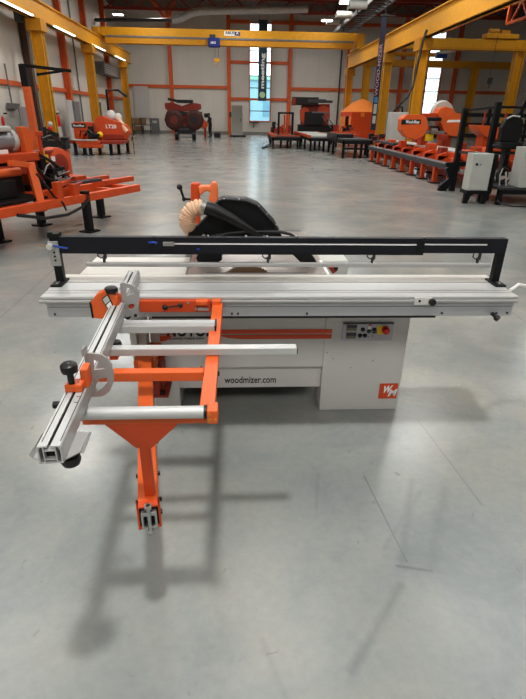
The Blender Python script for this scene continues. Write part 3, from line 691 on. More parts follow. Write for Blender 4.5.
P(MB().box((-.12, 1.66, .832), (-.085, 1.69, .835)).box((-.48, 1.66, .818), (-.45, 1.69, .835)), 'bar_bracket', ORANGE_D, og, 0)
P(MB().cyl((-.475, 1.264, .838), (-.103, 1.264, .838), .0195, seg=24), 'roller', ALU_B, og, .002, True, 'silver roller tube')
P(MB().cyl((-.105, 1.264, .838), (-.096, 1.264, .838), .022, seg=20), 'roller_cap', RUBBER, og, .001, True)
e = P(MB().box((-.095, 1.236, .812), (-.062, 1.290, .858)), 'roller_bracket', ORANGE, og, .004)
P(MB().cyl((-.088, 1.236, .828), (-.088, 1.231, .828), .006, seg=10).cyl((-.088, 1.236, .846), (-.088, 1.231, .846), .005, seg=10).cyl((-.07, 1.236, .828), (-.07, 1.231, .828), .004, seg=10), 'bracket_bolt', paint('yellow_zinc', (196, 128, 44), .4), og, 0)
P(MB().cyl((-.132, 1.6, .81), (-.140, 1.6, .81), .008, seg=8).cyl((-.078, 1.56, .81), (-.068, 1.56, .81), .010, seg=8), 'rail_bolt', RUBBER, og, 0)
# bar bolted to the sliding table
mb_ = P(MB().box((-.47, 2.222, .790), (-.130, 2.25, .848)), 'mounting_bar', ORANGE_D, PS, .003)
P(MB().box((-.2, 2.20, .832), (-.145, 2.25, .852)).box((-.125, 2.21, .80), (-.082, 2.25, .852)), 'mounting_hook', ORANGE, mb_, .003)
P(MB().ball(un(165, 307.5, Y=2.205), .0135, seg=12).ball(un(180.5, 305.5, Y=2.20), .011, seg=12).cyl(un(165, 307.5, Y=2.205), un(180.5, 305.5, Y=2.20), .004, seg=8).cyl(un(165, 307.5, Y=2.225), un(165, 307.5, Y=2.2), .008, seg=8), 'clamp_lever', RUBBER, mb_, 0, True)
P(MB().cyl((-.238, 2.218, .838), (-.238, 2.224, .838), .006, seg=8).cyl((-.2, 2.196, .815), (-.2, 2.224, .815), .006, seg=8).box((-.19, 2.19, .810), (-.14, 2.2, .822)), 'mounting_bolt', ZINC, mb_, 0)
# --- swing arm
A = Vector((-.299, 1.245, .440)); B = Vector((-.497, 2.36, .440)); dr = (B-A).normalized(); sd = Vector((dr.y, -dr.x, 0)); w2 = .034; hh = .044
sa = P(MB().beam(A+dr*.012, B, 2*w2, 2*hh), 'swing_arm', ORANGE, PS, .003)
m = MB(); t_ = .006; E_ = A+dr*.03
for s_ in (-1, 1): m.beam(A+sd*s_*(w2+.001), E_+sd*s_*(w2+.001), t_, 2*hh+.008)
for s_ in (-1, 1): m.beam(A+Vector((0, 0, s_*(hh+.001))), E_+Vector((0, 0, s_*(hh+.001))), 2*w2+.006, t_)
P(m, 'arm_end', ORANGE_D, sa, 0)
P(MB().beam(A+dr*.009, A+dr*.011, .060, .082), 'arm_end_shade', DARK, sa, 0)  # dark plate paints the shade inside the open tube end
m = MB()
for s_ in (-1, 1): m.beam(A-dr*.010+sd*s_*.022+Vector((0, 0, -.006)), A+dr*.008+sd*s_*.022+Vector((0, 0, -.006)), .008, .062)
m.beam(A-dr*.010+Vector((0, 0, .022)), A+dr*.008+Vector((0, 0, .022)), .05, .016)
m.beam(A-dr*.010+Vector((0, 0, -.036)), A+dr*.008+Vector((0, 0, -.036)), .05, .008)
m.cyl(A-dr*.006+Vector((0, 0, -.056)), A-dr*.006+Vector((0, 0, .058)), .007, seg=10)
m.cyl(A-dr*.006+Vector((0, 0, .046)), A-dr*.006+Vector((0, 0, .058)), .014, seg=6).cyl(A-dr*.006+Vector((0, 0, -.050)), A-dr*.006+Vector((0, 0, -.060)), .012, seg=6)
P(m, 'roller_carriage', ZINC, sa, .001)
m = MB()
for f, s_ in ((.06, 1), (.20, 1), (.20, -1), (.40, 1), (.06, -1), (.0, 1)): m.cyl(A+dr*(f+.02)+sd*s_*w2, A+dr*(f+.02)+sd*s_*(w2+.010), .008, seg=8)
P(m, 'arm_bolt', RUBBER, sa, 0)
q = A+dr*.93+Vector((0, 0, hh)); P(MB().beam(q-dr*.028, q+dr*.028, .042, .002), 'arm_slot', DARK, sa, 0)
ub = P(MB().box((-.319, 1.296, .482), (-.286, 1.320, .785)), 'support_post', ORANGE_D, sa, .003)  # deeper orange puts the camera-side shade into post and gusset
P(MB().prism([(-.432, 1.288, .80), (-.168, 1.288, .80), (-.276, 1.288, .690), (-.326, 1.288, .690)], (0, .006, 0)), 'gusset_plate', ORANGE_D, sa, .001)
# pivot at the cabinet
pv = P(MB().box((-.555, 2.34, .36), (-.44, 2.585, .47)), 'pivot_block', ORANGE, PS, .004)
P(MB().box((-.505, 2.44, .22), (-.425, 2.57, .42)).box((-.48, 2.40, .22), (-.44, 2.45, .42)), 'pivot_bracket', RED_O, pv, .004)
P(MB().box((-.52, 2.40, .205), (-.395, 2.57, .220)).box((-.51, 2.44, .42), (-.41, 2.57, .433)), 'pivot_flange', RED_O, pv, .002)
P(MB().cyl((-.43, 2.42, .22), (-.43, 2.42, .24), .014, seg=8).cyl((-.50, 2.42, .22), (-.50, 2.42, .25), .012, seg=8), 'pivot_bolt', RUBBER, pv, 0)
P(MB().box((-.59, 2.5, .40), (-.51, 2.60, .66)).box((-.585, 2.45, .50), (-.55, 2.5, .60)), 'side_bracket', GREY_L, PS, .004)

# --- crosscut fence
FA = un(50, 455, Z=.892); FB = un(134, 275, Z=.892)
fd = (FB-FA); fl = fd.length; fd.normalize(); fx = Vector((fd.y, -fd.x, 0))
def fp(s_, x, z): return FA + fd*s_ + fx*x + Vector((0, 0, z))
fw_, fh = .029, .026; tk = .004
m = MB()
m.beam(fp(0, 0, -fh+tk/2), fp(fl, 0, -fh+tk/2), 2*fw_, tk)
for s_ in (-1, 1):
    m.beam(fp(0, s_*(fw_-tk/2), -.002), fp(fl, s_*(fw_-tk/2), -.002), tk, 2*fh-.008)
    m.beam(fp(0, s_*.0145, -.001), fp(fl, s_*.0145, -.001), .003, 2*fh-.006)
    m.beam(fp(0, s_*.0155, fh-tk/2), fp(fl, s_*.0155, fh-tk/2), .023, tk)
    m.beam(fp(0, s_*.0255, fh-.006), fp(fl, s_*.0255, fh-.006), .006, .006)
m.beam(fp(0, 0, fh-.014), fp(fl, 0, fh-.014), .028, .003)
m.beam(fp(0, 0, -fh+.012), fp(fl, 0, -fh+.012), .028, .003)
cf = P(m, 'crosscut_fence', ALU_B, PS, 0)
P(MB().beam(fp(.012, 0, -.004), fp(fl-.01, 0, -.004), .024, .030), 'fence_shade_fill', DARK, cf, 0)  # dark fill paints the shade inside the hollow extrusion
P(MB().beam(fp(.02, 0, fh-.010), fp(fl-.01, 0, fh-.010), .009, .006), 'fence_slot', DARK, cf, 0)
m = MB().beam(fp(.02, .0235, fh), fp(fl-.01, .0235, fh), .0025, .001).beam(fp(.02, -.0205, fh), fp(fl-.01, -.0205, fh), .0025, .001)
for k in range(2): m.beam(fp(.20+k*.03, .0175, fh+.0004), fp(.202+k*.03, .0175, fh+.0004), .01, .0008)
P(m, 'scale_mark', GREY_D, cf, 0)
# bracket plate under the front end
m = MB(); zp = .862
L0, L1, R0, R1 = un(29, 455, Z=zp), un(43, 434, Z=zp), un(80, 453, Z=zp), un(88, 434, Z=zp)
m.prism([un(33, 458, Z=zp), un(40, 461, Z=zp), un(64, 461, Z=zp), un(80, 453, Z=zp), un(89, 433, Z=zp), un(46, 433, Z=zp)], (0, 0, .003))
m.prism([un(29, 455, Z=zp+.012), un(33, 459, Z=zp), un(46, 434, Z=zp), un(42, 434, Z=zp+.014)], (.0015, 0, .002))
m.prism([un(80, 453, Z=zp), un(84, 453, Z=zp+.016), un(92, 432, Z=zp+.018), un(88, 433, Z=zp)], (.002, 0, 0))
P(m, 'end_plate', ALU_M, cf, 0)
P(MB().lathe(un(69, 458, Z=.85)+Vector((0, .01, -.012)), [(.010, .016), (.024, .012), (.026, .0), (.022, -.012), (.008, -.014)][::-1], (0, 0, 1), 18), 'lower_knob', RUBBER, cf, 0, True)
P(MB().cyl(fp(.235, -fw_, .0), fp(.235, -fw_-.028, .0), .011, seg=14), 'side_knob', RUBBER, cf, .002, True)
P(MB().lathe(un(115, 344, Z=.85), [(.008, -.014), (.024, -.012), (.026, .0), (.022, .012), (.008, .016)], (0, 0, 1), 18), 'middle_knob', RUBBER, cf, 0, True)
# flip stops (two)
def flip(Yp, out, tri, slot, name='flip_stop'):
    o = P(MB().prism([un(*p, Y=Yp) for p in out], (0, .008, 0), holes=[[un(*p, Y=Yp) for p in tri], [un(*p, Y=Yp) for p in slot]]), name, ALU_M, cf, 0, False)
    return o
s1 = fp(.36, 0, 0).y
flip(s1, [(84, 354), (86, 353), (101, 354.5), (107, 358.5), (111, 364), (113.5, 373), (113.5, 382), (110, 391), (103, 396), (94, 397), (88, 394), (87, 375), (85, 362)],
     [(93, 359.5), (101, 363), (104.5, 369), (93.5, 370)], [(94.5, 380), (107, 377.5), (107, 383), (103, 388), (97, 391.5), (95, 388)])
P(MB().prism([un(*p, Y=s1-.03) for p in ((81, 350), (83.5, 349), (85, 356), (82, 357))], (0, .03, 0)), 'stop_tab', ALU_M, cf, 0)
s2 = fp(1.02, 0, 0).y
flip(s2, [(120, 284), (123, 282.5), (131, 284.5), (136, 287.5), (139, 292), (139.5, 301), (138, 309), (134, 315), (126, 317.5), (122, 315), (121, 300)],
     [(126.5, 287.5), (132, 289.5), (134.5, 293.5), (126, 296)], [(128, 305), (135, 303), (134.5, 307), (131.5, 309.5), (128.5, 309)])
# front clamp block + long knob
c = fp(.28, 0, fh)
kb = P(MB().beam(fp(.255, .0, fh+.012), fp(.30, .0, fh+.012), .05, .024).beam(fp(.285, .026, fh+.028), fp(.335, .026, fh+.028), .022, .06), 'clamp_block', ORANGE, cf, .004)
kbase = un(73.0, 391, Y=fp(.27, 0, 0).y)
kt = un(71.0, 366, Y=fp(.27, 0, 0).y)
P(MB().cyl((kbase.x, kbase.y, kbase.z), (kbase.x, kbase.y, kt.z), .0095, seg=14).lathe((kbase.x, kbase.y, kt.z-.008), [(.010, -.012), (.022, -.010), (.0245, .0), (.0235, .012), (.016, .018), (.004, .019)], (0, 0, 1), 20), 'clamp_knob', RUBBER, cf, 0, True)
# rear scale housing
yh = fp(.98, 0, 0).y
hs = P(MB().prism([un(*p, Y=yh) for p in ((90, 304), (95, 296), (106, 290), (117, 297), (119.5, 308), (113, 320.5), (92.5, 318))], (0, .055, 0)), 'scale_housing', ORANGE, cf, .003)
P(MB().prism([un(*p, Y=yh+.056) for p in ((89.2, 303), (92, 300), (94, 317), (92, 318.5))], (0, .004, 0)).prism([un(*p, Y=yh-.002) for p in ((90, 304), (91.2, 303), (93.8, 318), (92.3, 318.2))], (0, .002, 0)), 'housing_edge', DARK, cf, 0)
P(MB().prism([un(*p, Y=yh-.004) for p in ((101.5, 299), (107.5, 294), (113, 305), (109, 311))], (0, .004, 0)), 'label_frame', INK, cf, 0)
P(MB().prism([un(*p, Y=yh-.006) for p in ((102.5, 299.3), (107.2, 295.6), (109.8, 300.6), (105.4, 304.4))], (0, .003, 0)), 'dial_plate', GREY_L, cf, 0)
P(MB().prism([un(*p, Y=yh-.006) for p in ((106.2, 305.4), (110, 301.4), (112, 305.2), (109, 309.6))], (0, .003, 0)), 'label_plate', WHT, cf, 0)
k2 = un(112, 297, Y=yh+.02); k2t = un(112, 289, Y=yh+.02)
P(MB().cyl(k2, (k2.x, k2.y, k2t.z), .012, seg=14).lathe((k2.x, k2.y, k2t.z-.004), [(.012, -.012), (.026, -.010), (.028, .0), (.026, .010), (.016, .015), (.004, .016)], (0, 0, 1), 20), 'housing_knob', RUBBER, cf, 0, True)
P(MB().prism([un(*p, Y=yh+.03) for p in ((116, 298), (121, 296), (121, 305), (117, 309))], (0, .05, 0)), 'housing_bracket', ORANGE_D, cf, .002)
P(MB().cyl(un(131, 306, Y=s2+.012), un(131, 306, Y=s2+.03), .014, seg=14), 'stop_pivot', ORANGE_D, cf, 0)
P(MB().cyl(un(127.5, 316.5, Y=2.1), un(127.5, 316.5, Y=2.06), .014, seg=14).cyl(un(135.5, 315.5, Y=2.2), un(135.5, 315.5, Y=2.17), .008, seg=12), 'stop_knob', RUBBER, cf, 0, True)

# ================================================================== LEFT FOREGROUND SAWMILL (local axes: x along the bed)
ang = math.atan2(.896, .444)
LM = thing('band_sawmill', 'orange portable band sawmill on black jack legs, cut by the left frame edge', 'machine', (-2.94, 6.35, 0), ang, local=True)
def Q(mb, name, m, parent=LM, bevel=.004, smooth=False, label=None): return part(mb, name, m, parent, bevel, smooth, label)
bd = Q(MB().box((-4, -.05, .45), (2.80, .05, .56)), 'near_rail', ORANGE_M)
Q(MB().box((-4, 1.05, .45), (3.35, 1.15, .60)), 'far_rail', ORANGE_D, bd)
for x in (-3, -1.6, -.4, .55, 1.5, 2.3, 2.74): Q(MB().box((x-.05, .05, .43), (x+.05, 1.05, .54)), 'cross_member', ORANGE_D if x < 2 else ORANGE_M, bd)
Q(MB().box((1.4, .45, .54), (3.3, .56, .62)), 'inner_rail', ORANGE_D, bd)
Q(MB().box((.9, .25, .50), (2.0, .33, .64)), 'log_stop_rail', ORANGE_M, bd)
Q(MB().box((1.85, .45, .62), (2.45, .58, .66)).box((1.9, .5, .655), (2.4, .54, .668)), 'loading_arm', GREY_D, bd)
for (x, y, h_, lean) in ((1.51, .0, .60, .10), (2.52, .62, .52, .02), (1.54, 1.0, .50, .02), (.41, .62, .46, .0), (-1.2, .0, .5, .05)):
    l = Q(MB().box((x-.05, y-.05, .03), (x+.05, y+.05, h_)), 'leg', BLACK, bd, .006)
    Q(MB().box((x-.11, y-.11, 0), (x+.11, y+.11, .02)).cyl((x, y, .02), (x, y, .06), .03, seg=10), 'foot_plate', BLACK, l, 0)
Q(MB().tube([(.2, -.06, .46), (.6, -.1, .36), (1.0, -.1, .34), (1.35, -.08, .40), (1.5, -.06, .5)], .022, 8), 'hydraulic_hose', RUBBER, bd, 0, True)
# head
hd = Q(MB().box((1.12, .70, 1.08), (1.26, .98, 1.26)), 'feed_box', ORANGE_D, LM, .01)
Q(MB().prism([(1.10, .58, 1.34), (1.07, .58, 1.46), (1.20, .58, 1.46), (1.27, .58, 1.33), (1.22, .58, 1.06), (1.12, .58, 1.06)], (0, .10, 0)), 'control_box', ORANGE, LM, .008)
en = Q(MB().cyl((-.3, .75, 1.28), (1.02, .75, 1.28), .13, seg=28), 'engine_cover', paint('silver_engine_cover', (150, 150, 154), .35, metal=.4), LM, .015, True, 'silver cylindrical engine cover')
Q(MB().cyl((.98, .75, 1.28), (1.05, .75, 1.28), .145, seg=28), 'cover_ring', GREY_L, en, .004, True)
Q(MB().box((.3, .6, 1.40), (.95, .9, 1.47)).box((.1, .66, 1.45), (.5, .84, 1.52)), 'engine_top', GREY_L, en, .02)
Q(MB().box((.55, .6, 1.13), (.82, .62, 1.18)), 'engine_label', WHT, en, 0)
Q(MB().box((-.6, .5, 1.02), (1.25, 1.0, 1.13)), 'engine_deck', ORANGE_D, LM, .01)
Q(MB().box((-.6, .48, .86), (1.15, .56, .98)), 'deck_beam', RED_O, LM, .01)
Q(MB().box((.35, .62, .6), (1.0, 1.0, 1.02)), 'engine_shroud', RUBBER, LM, .02)
Q(MB().box((1.16, .78, .55), (1.26, .92, 1.10)).box((1.0, .62, .5), (1.5, 1.1, .6)), 'mast', ORANGE_D, LM, .01)
Q(MB().lathe((1.72, .66, .92), [(.02, -.07), (.20, -.07), (.245, -.045), (.25, 0), (.25, .12), (.2, .16), (.02, .16)], (0, 1, 0), 32), 'blade_wheel_cover', ORANGE_M, LM, 0, True)
Q(MB().box((1.25, .60, .72), (1.7, .78, 1.14)), 'head_frame', RED_O, LM, .02)
Q(MB().box((1.42, .585, .98), (1.5, .60, 1.08)).box((1.36, .585, 1.06), (1.44, .60, 1.14)), 'warning_label', YEL, LM, 0)
Q(MB().box((1.55, .58, .98), (1.62, .60, 1.05)).box((1.30, .585, .86), (1.36, .60, 1.0)).box((1.72, .584, .80), (1.75, .60, .9)), 'white_label', WHT, LM, 0)
m = MB(); rnd = random.Random(3)
for k in range(10):
    x = 1.22+rnd.random()*.4; z = .66+rnd.random()*.2
    m.box((x, .42, z), (x+.06+rnd.random()*.08, .56, z+.03+rnd.random()*.05))
m.tube([(1.1, .45, .95), (1.2, .4, .80), (1.4, .4, .70), (1.6, .45, .70), (1.7, .5, .78)], .02, 8).tube([(1.05, .5, 1.0), (1.15, .42, .7), (1.3, .42, .62), (1.6, .44, .62)], .018, 8)
Q(m, 'hydraulic_valves', RUBBER, LM, .003)
m = MB()
for k in range(8):
    x = 1.25+rnd.random()*.35; z = .66+rnd.random()*.16
    m.box((x, .395, z), (x+.04, .42, z+.05)); m.cyl((x, .4, z), (x+.12, .38, z+.03), .010, seg=8)
m.tube([(1.18, .40, .84), (1.24, .38, .95), (1.30, .38, .98), (1.36, .38, .92)], .012, 8)
Q(m, 'valve_fittings', ZINC, LM, 0)
Q(MB().cyl((-.8, .35, .92), (.72, .35, .92), .055, seg=18), 'loader_tube', ORANGE, LM, .004, True)
Q(MB().beam((.48, .22, 1.05), (.80, .22, 1.0), .09, .07).beam((.80, .22, 1.03), (.72, .05, .42), .10, .10), 'loader_arm', ORANGE, LM, .006)
Q(MB().tube([(.78, .12, .9), (.86, .06, .75), (.92, .02, .6), (1.0, -.06, .5), (1.0, -.1, .40)], .014, 8), 'loader_hose', RUBBER, LM, 0, True)
Q(MB().box((2.0, .6, .66), (2.25, .95, .72)).box((1.95, .7, .56), (2.05, .85, .70)), 'board_return', ORANGE_D, LM, .006)

for (x, y, z0, z1) in ((1.0, .0, .56, .78), (1.32, .02, .56, .72), (1.15, 1.02, .6, .86), (2.0, 1.02, .6, .70)): Q(MB().box((x-.05, y-.05, z0), (x+.05, y+.05, z1)), 'rail_post', ORANGE_D)
Q(MB().beam((1.0, .05, .70), (1.75, .5, .70), .07, .05), 'swing_stop', ORANGE_M); Q(MB().beam((1.3, .05, .66), (1.95, .45, .64), .06, .05), 'swing_stop', RED_O)
Q(MB().box((.1, .1, .56), (.9, .95, .60)), 'belly_plate', RUBBER); Q(MB().box((1.1, .65, .56), (1.6, 1.0, .68)), 'chain_guard', RUBBER)
Q(MB().box((-.3, .3, .60), (.6, .42, .84)), 'front_shroud', RUBBER, LM, .02)
Q(MB().tube([(1.34, .5, 1.30), (1.5, .48, 1.34), (1.62, .48, 1.28), (1.74, .5, 1.20)], .018, 8), 'control_hose', RUBBER, LM, 0, True)
Q(MB().box((1.36, .56, 1.08), (1.40, .60, 1.36)).box((1.33, .55, 1.34), (1.43, .6, 1.40)), 'lever_post', ORANGE_D, LM, .006)
Q(MB().lathe((1.72, .585, .92), [(.02, 0), (.15, 0), (.17, .01), (.02, .012)], (0, 1, 0), 24), 'cover_face', RED_O, LM, 0, True)
Q(MB().tube([(1.25, .5, 1.1), (1.4, .45, 1.0), (1.55, .46, .9), (1.6, .46, .8)], .022, 8), 'feed_hose', RUBBER, LM, 0, True)
Q(MB().box((1.48, .52, .82), (1.6, .6, .95)), 'junction_box', GREY_D, LM, .01); Q(MB().box((1.28, .5, .88), (1.36, .6, 1.04)), 'valve_block', RUBBER, LM, .01)

# ================================================================== LEFT WALL EQUIPMENT
t = thing('jib_crane', 'orange pillar with black swivelling jib arm behind the left sawmill', 'jib crane', (-9.0, 24.3, 0))
part(MB().box((-9.14, 24.16, 0), (-8.86, 24.44, 2.62)), 'pillar', STEEL_O, t, .02)
part(MB().box((-9.15, 24.15, 2.62), (-8.87, 24.45, 3.45)), 'pillar_top', BLACK, t, .02)
tip = un(71, 71, Y=24.3)
part(MB().beam((-9.1, 24.3, 3.42), (tip.x, 24.3, tip.z), .1, .12), 'arm', BLACK, t, .01)
q = un(38, 74.5, Y=24.3); part(MB().beam((q.x, 24.3, q.z), (tip.x-.3, 24.3, tip.z), .08, .09).ball((q.x, 24.3, q.z), .07, seg=10), 'lower_arm', BLACK, t, 0)
part(MB().box((-9.3, 24.0, 0), (-8.7, 24.6, .03)), 'base_plate', GREY_D, t)
def slab(p0, p1, X, d, name, mat, label, cat, group=None, z0=0.):
    a = un(*p0, X=X); b = un(*p1, X=X)
    return solo(MB().box((X, min(a.y, b.y), z0), (X+d, max(a.y, b.y), max(a.z, b.z))), name, mat, label, cat, group, .01)
a = un(19, 110, X=-9.9); b = un(28, 110, X=-9.9)
solo(MB().box((-9.95, a.y, 0), (-9.9, b.y+.9, 1.85)), 'leaning_panel', paint('grey_sheet', (150, 146, 150), .5), 'grey upright sheet against the left wall behind the silver engine cover', 'panel')
solo(MB().box((-9.85, 29.3, 0), (-9.8, 30.6, 1.75)), 'leaning_panel', WHITE_P, 'white upright sheet beside the orange jib pillar', 'panel')
solo(MB().box((-9.9, 32.3, 0), (-9.8, 33.2, 2.3)), 'leaning_panel', WHITE_P, 'white upright board just right of the first yellow runway column', 'panel')
solo(MB().box((-9.9, 33.3, 0), (-9.7, 34.3, 2.25)), 'storage_locker', paint('locker_grey', (126, 122, 124), .5), 'tall dark grey locker against the left wall past the first yellow runway column', 'locker', bevel=.01)
t = thing('switch_box', 'small grey electrical box high on the left wall', 'electrical box', (-10.45, 25.7, 1.75))
a = un(9, 103, X=-10.45); b = un(17, 109, X=-10.45)
part(MB().box((-10.55, a.y-.1, b.z), (-10.35, b.y+.2, a.z)), 'housing', GREY, t, .02)
part(MB().cyl((-10.45, a.y+.3, a.z), (-10.45, a.y+.3, a.z+1.6), .04, seg=8), 'conduit', GREY, t)
t = thing('fire_extinguisher', 'red fire extinguisher on the white board by the first yellow runway column', 'fire extinguisher', (-9.72, 32.7, 1.1))
a = un(57, 120, X=-9.72)
part(MB().lathe((-9.66, a.y, a.z-.32), [(.1, 0), (.11, .03), (.11, .5), (.05, .58), (.04, .62)], seg=16), 'cylinder', RED, t, smooth=True)
part(MB().box((-9.7, a.y-.03, a.z+.3), (-9.55, a.y+.03, a.z+.36)), 'valve', RUBBER, t)
t = thing('fire_extinguisher', 'small red fire extinguisher low on the left wall beside the grey electrical box', 'fire extinguisher', (-10.4, 25.0, .8))
a = un(6, 120, X=-10.4); part(MB().lathe((-10.54, a.y, a.z-.3), [(.055, 0), (.06, .03), (.06, .36), (.03, .42), (.02, .46)], seg=16), 'cylinder', RED, t, smooth=True)
part(MB().box((-10.45, a.y-.03, a.z+.24), (-10.3, a.y+.03, a.z+.3)), 'valve', RUBBER, t)
a = un(16, 4, X=-9.9); b = un(22, 23, X=-9.9)
t = thing('loudspeaker', 'dark narrow loudspeaker hanging under the left crane runway', 'loudspeaker', (-9.7, (a.y+b.y)/2, b.z))
part(MB().box((-10.1, a.y, b.z), (-9.78, b.y+.1, a.z)), 'housing', paint('dark_teal_plastic', (52, 66, 68), .5), t, .03)
part(MB().box((-10.6, a.y+.2, a.z), (-9.9, a.y+.3, a.z+.08)), 'bracket', GREY_D, t)
a = un(98, 68, X=-10.3); b = un(116, 77, X=-10.3)
t = thing('air_heater', 'grey air heater mounted high on the left wall behind the second runway column', 'heater', (-10.2, (a.y+b.y)/2, 4.2))
part(MB().box((-10.55, a.y, 4.3), (-9.85, b.y, 5.1)), 'housing', GREY, t, .03)
m = MB()
for k in range(5): m.box((-9.86, a.y+.2, 4.4+k*.13), (-9.83, b.y-.2, 4.45+k*.13))
part(m, 'louvre', GREY_L, t)

# person-like pump figure near left column is a white compressor bottle
def pt(x, y, z): return Vector((x, y, z))
t = thing('service_trolley', 'dark trolley with a small red canister and pale knob by the first yellow column base', 'trolley', (-7.6, 22.5, 0))
part(MB().box((-7.8, 22.3, .1), (-7.4, 22.7, .9)), 'body', RUBBER, t, .04)
part(MB().cyl((-7.6, 22.3, .9), (-7.6, 22.3, 1.1), .09, seg=16), 'canister', RED, t, .02, True)
part(MB().ball((-7.62, 22.45, 1.2), .10, (1, 1, 1.1), 14), 'top', GREY_L, t, 0, True)
part(MB().cyl((-7.75, 22.3, .1), (-7.75, 22.7, .1), .1, seg=14).cyl((-7.45, 22.3, .1), (-7.45, 22.7, .1), .1, seg=14), 'wheel', RUBBER, t)
part(MB().tube([(-8.0, 22.2, 1.0), (-7.8, 22.1, 1.05), (-7.5, 22.0, .95), (-7.2, 22.0, .8)], .05, 8), 'hose', RUBBER, t, 0, True)

# ---- second left sawmill
MY = 24.
t = thing('band_sawmill', 'red-orange band sawmill in the middle distance at left with round end cover and lettering', 'machine', (-6.2, MY, 0))
def qq(px, py, y=MY): return un(px, py, Y=y)
a = qq(71, 122); b = qq(93, 139)
c1_ = part(MB().box((a.x, MY+.2, b.z), (b.x, MY+.9, a.z)), 'left_cover', ORANGE_D, t, .03)
a = qq(96, 117); b = qq(128, 139)
poly = [(94, 121), (98, 116), (104, 116), (110, 119), (120, 122), (127, 126), (130, 132), (127, 139), (116, 142), (104, 141), (97, 136)]
c2_ = part(MB().prism([qq(x, y) for x, y in poly], (0, .5, 0)), 'blade_cover', ORANGE_D, t, .03)
p = qq(106, 128.4); part(MB().text('LT20', (p.x, MY-.004, p.z), (1, 0, 0), (0, 0, 1), .16, .003, .03, width=qq(116.5, 128).x-p.x), 'lettering', WHT, c2_)
p = qq(73, 126.6, MY+.2); part(MB().text('Wood-Mizer', (p.x, MY+.185, p.z), (1, 0, 0), (0, 0, 1), .09, .003, .03, width=.5), 'lettering', WHT, c1_)
part(MB().box((p.x-.05, MY+.188, p.z-.04), (p.x+.56, MY+.199, p.z+.13)), 'lettering_band', INK, c1_)
a = qq(78, 136); b = qq(104, 144)
part(MB().box((a.x+.2, MY-1.2, .44), (b.x+.1, MY-.9, .58)).box((a.x+.3, MY-1.2, .30), (b.x+.2, MY-.95, .44)), 'tank_beam', ORANGE_D, t, .03)
part(MB().box((a.x+.1, MY-1.22, .58), (b.x, MY-.9, .62)), 'white_ledge', GREY_L, t, .01)
part(MB().box((-7.2, MY-1, .45), (-4.9, MY+.6, .58)), 'bed', RED_O, t, .02)
for (x, y) in ((-6.9, MY-1.0), (-6.55, MY-.9), (-6.25, MY-1.1), (-5.9, MY-.9), (-5.5, MY-.6), (-5.25, MY-.2), (-4.95, MY+.3)):
    l = part(MB().box((x-.06, y-.06, .02), (x+.06, y+.06, .5)), 'leg', BLACK, t); part(MB().box((x-.12, y-.12, 0), (x+.12, y+.12, .02)), 'foot_plate', BLACK, l)
part(MB().box((-6.5, MY-.3, .62), (-6.0, MY+.1, .88)).box((-6.45, MY-.4, .85), (-6.3, MY, 1.12)).tube([(-6.6, MY-.4, .75), (-6.4, MY-.5, .98), (-6.2, MY-.45, .8)], .05, 8), 'engine', RUBBER, t, .02)
part(MB().box((-7.0, MY-.2, .58), (-6.75, MY+.15, .86)), 'hydraulic_unit', ORANGE_D, t, .03)
part(MB().box((-6.4, MY-.6, .72), (-5.95, MY-.3, .84)), 'dark_bracket', RUBBER, t, .02)
part(MB().tube([(-6.8, MY-.5, .7), (-6.7, MY-.6, .95), (-6.5, MY-.6, .92), (-6.3, MY-.6, .7)], .025, 8), 'engine_hose', RUBBER, t, 0, True)
part(MB().box((-5.85, MY-.15, .6), (-5.0, MY-.02, .80)), 'front_beam', RED_O, t, .02)
part(MB().ball((-5.95, MY-.42, .80), .12, (1.2, .6, 1), 12), 'pale_yellow_guard', YEL, t, 0, True)
part(MB().ball((-5.55, MY+.3, 1.55), .25, (.9, .6, .9), 14).ball((-5.25, MY+.3, 1.48), .2, (.9, .6, .9), 14), 'white_bag', WHITE_P, t, 0, True)
part(MB().tube([(-5.25, MY+.2, 1.45), (-5.05, MY+.1, 1.2), (-4.85, MY, .9)], .1, 10), 'dust_hose', CREAM, t, 0, True)
a = qq(104, 89.5); b = qq(116, 89.5); c = qq(125, 96.5); z0_ = qq(104, 115).z
part(MB().tube([(a.x, MY+.4, 1.2), (a.x, MY+.4, a.z), (b.x, MY+.4, a.z), (c.x, MY+.4, c.z)], .05, 8), 'cable_gantry', BLACK, t, 0, True)
part(MB().tube([(-4.7, MY, .55), (-4.62, MY-.1, .75), (-4.6, MY-.1, .02), (-5.0, MY-.2, .1)], .02, 6), 'loose_cable', RUBBER, t, 0, True)
t = thing('log_clamp', 'black log clamp on an orange block behind the left sawmill', 'machine part', (-4.9, 14.5, 0))
p = un(75, 140, Y=14.5)
part(MB().box((-5.05, 14.4, 0), (-4.6, 14.8, .75)), 'stand', ORANGE_D, t, .03)
part(MB().box((-5.15, 14.35, .75), (-4.55, 14.75, .98)).box((-4.7, 14.4, .98), (-4.5, 14.6, 1.05)).cyl((-5.1, 14.5, .95), (-5.1, 14.5, 1.3), .06, seg=10), 'clamp', RUBBER, t, .02)
part(MB().box((-4.9, 14.34, .70), (-4.65, 14.5, .78)), 'yellow_cover', YEL, t, .02)

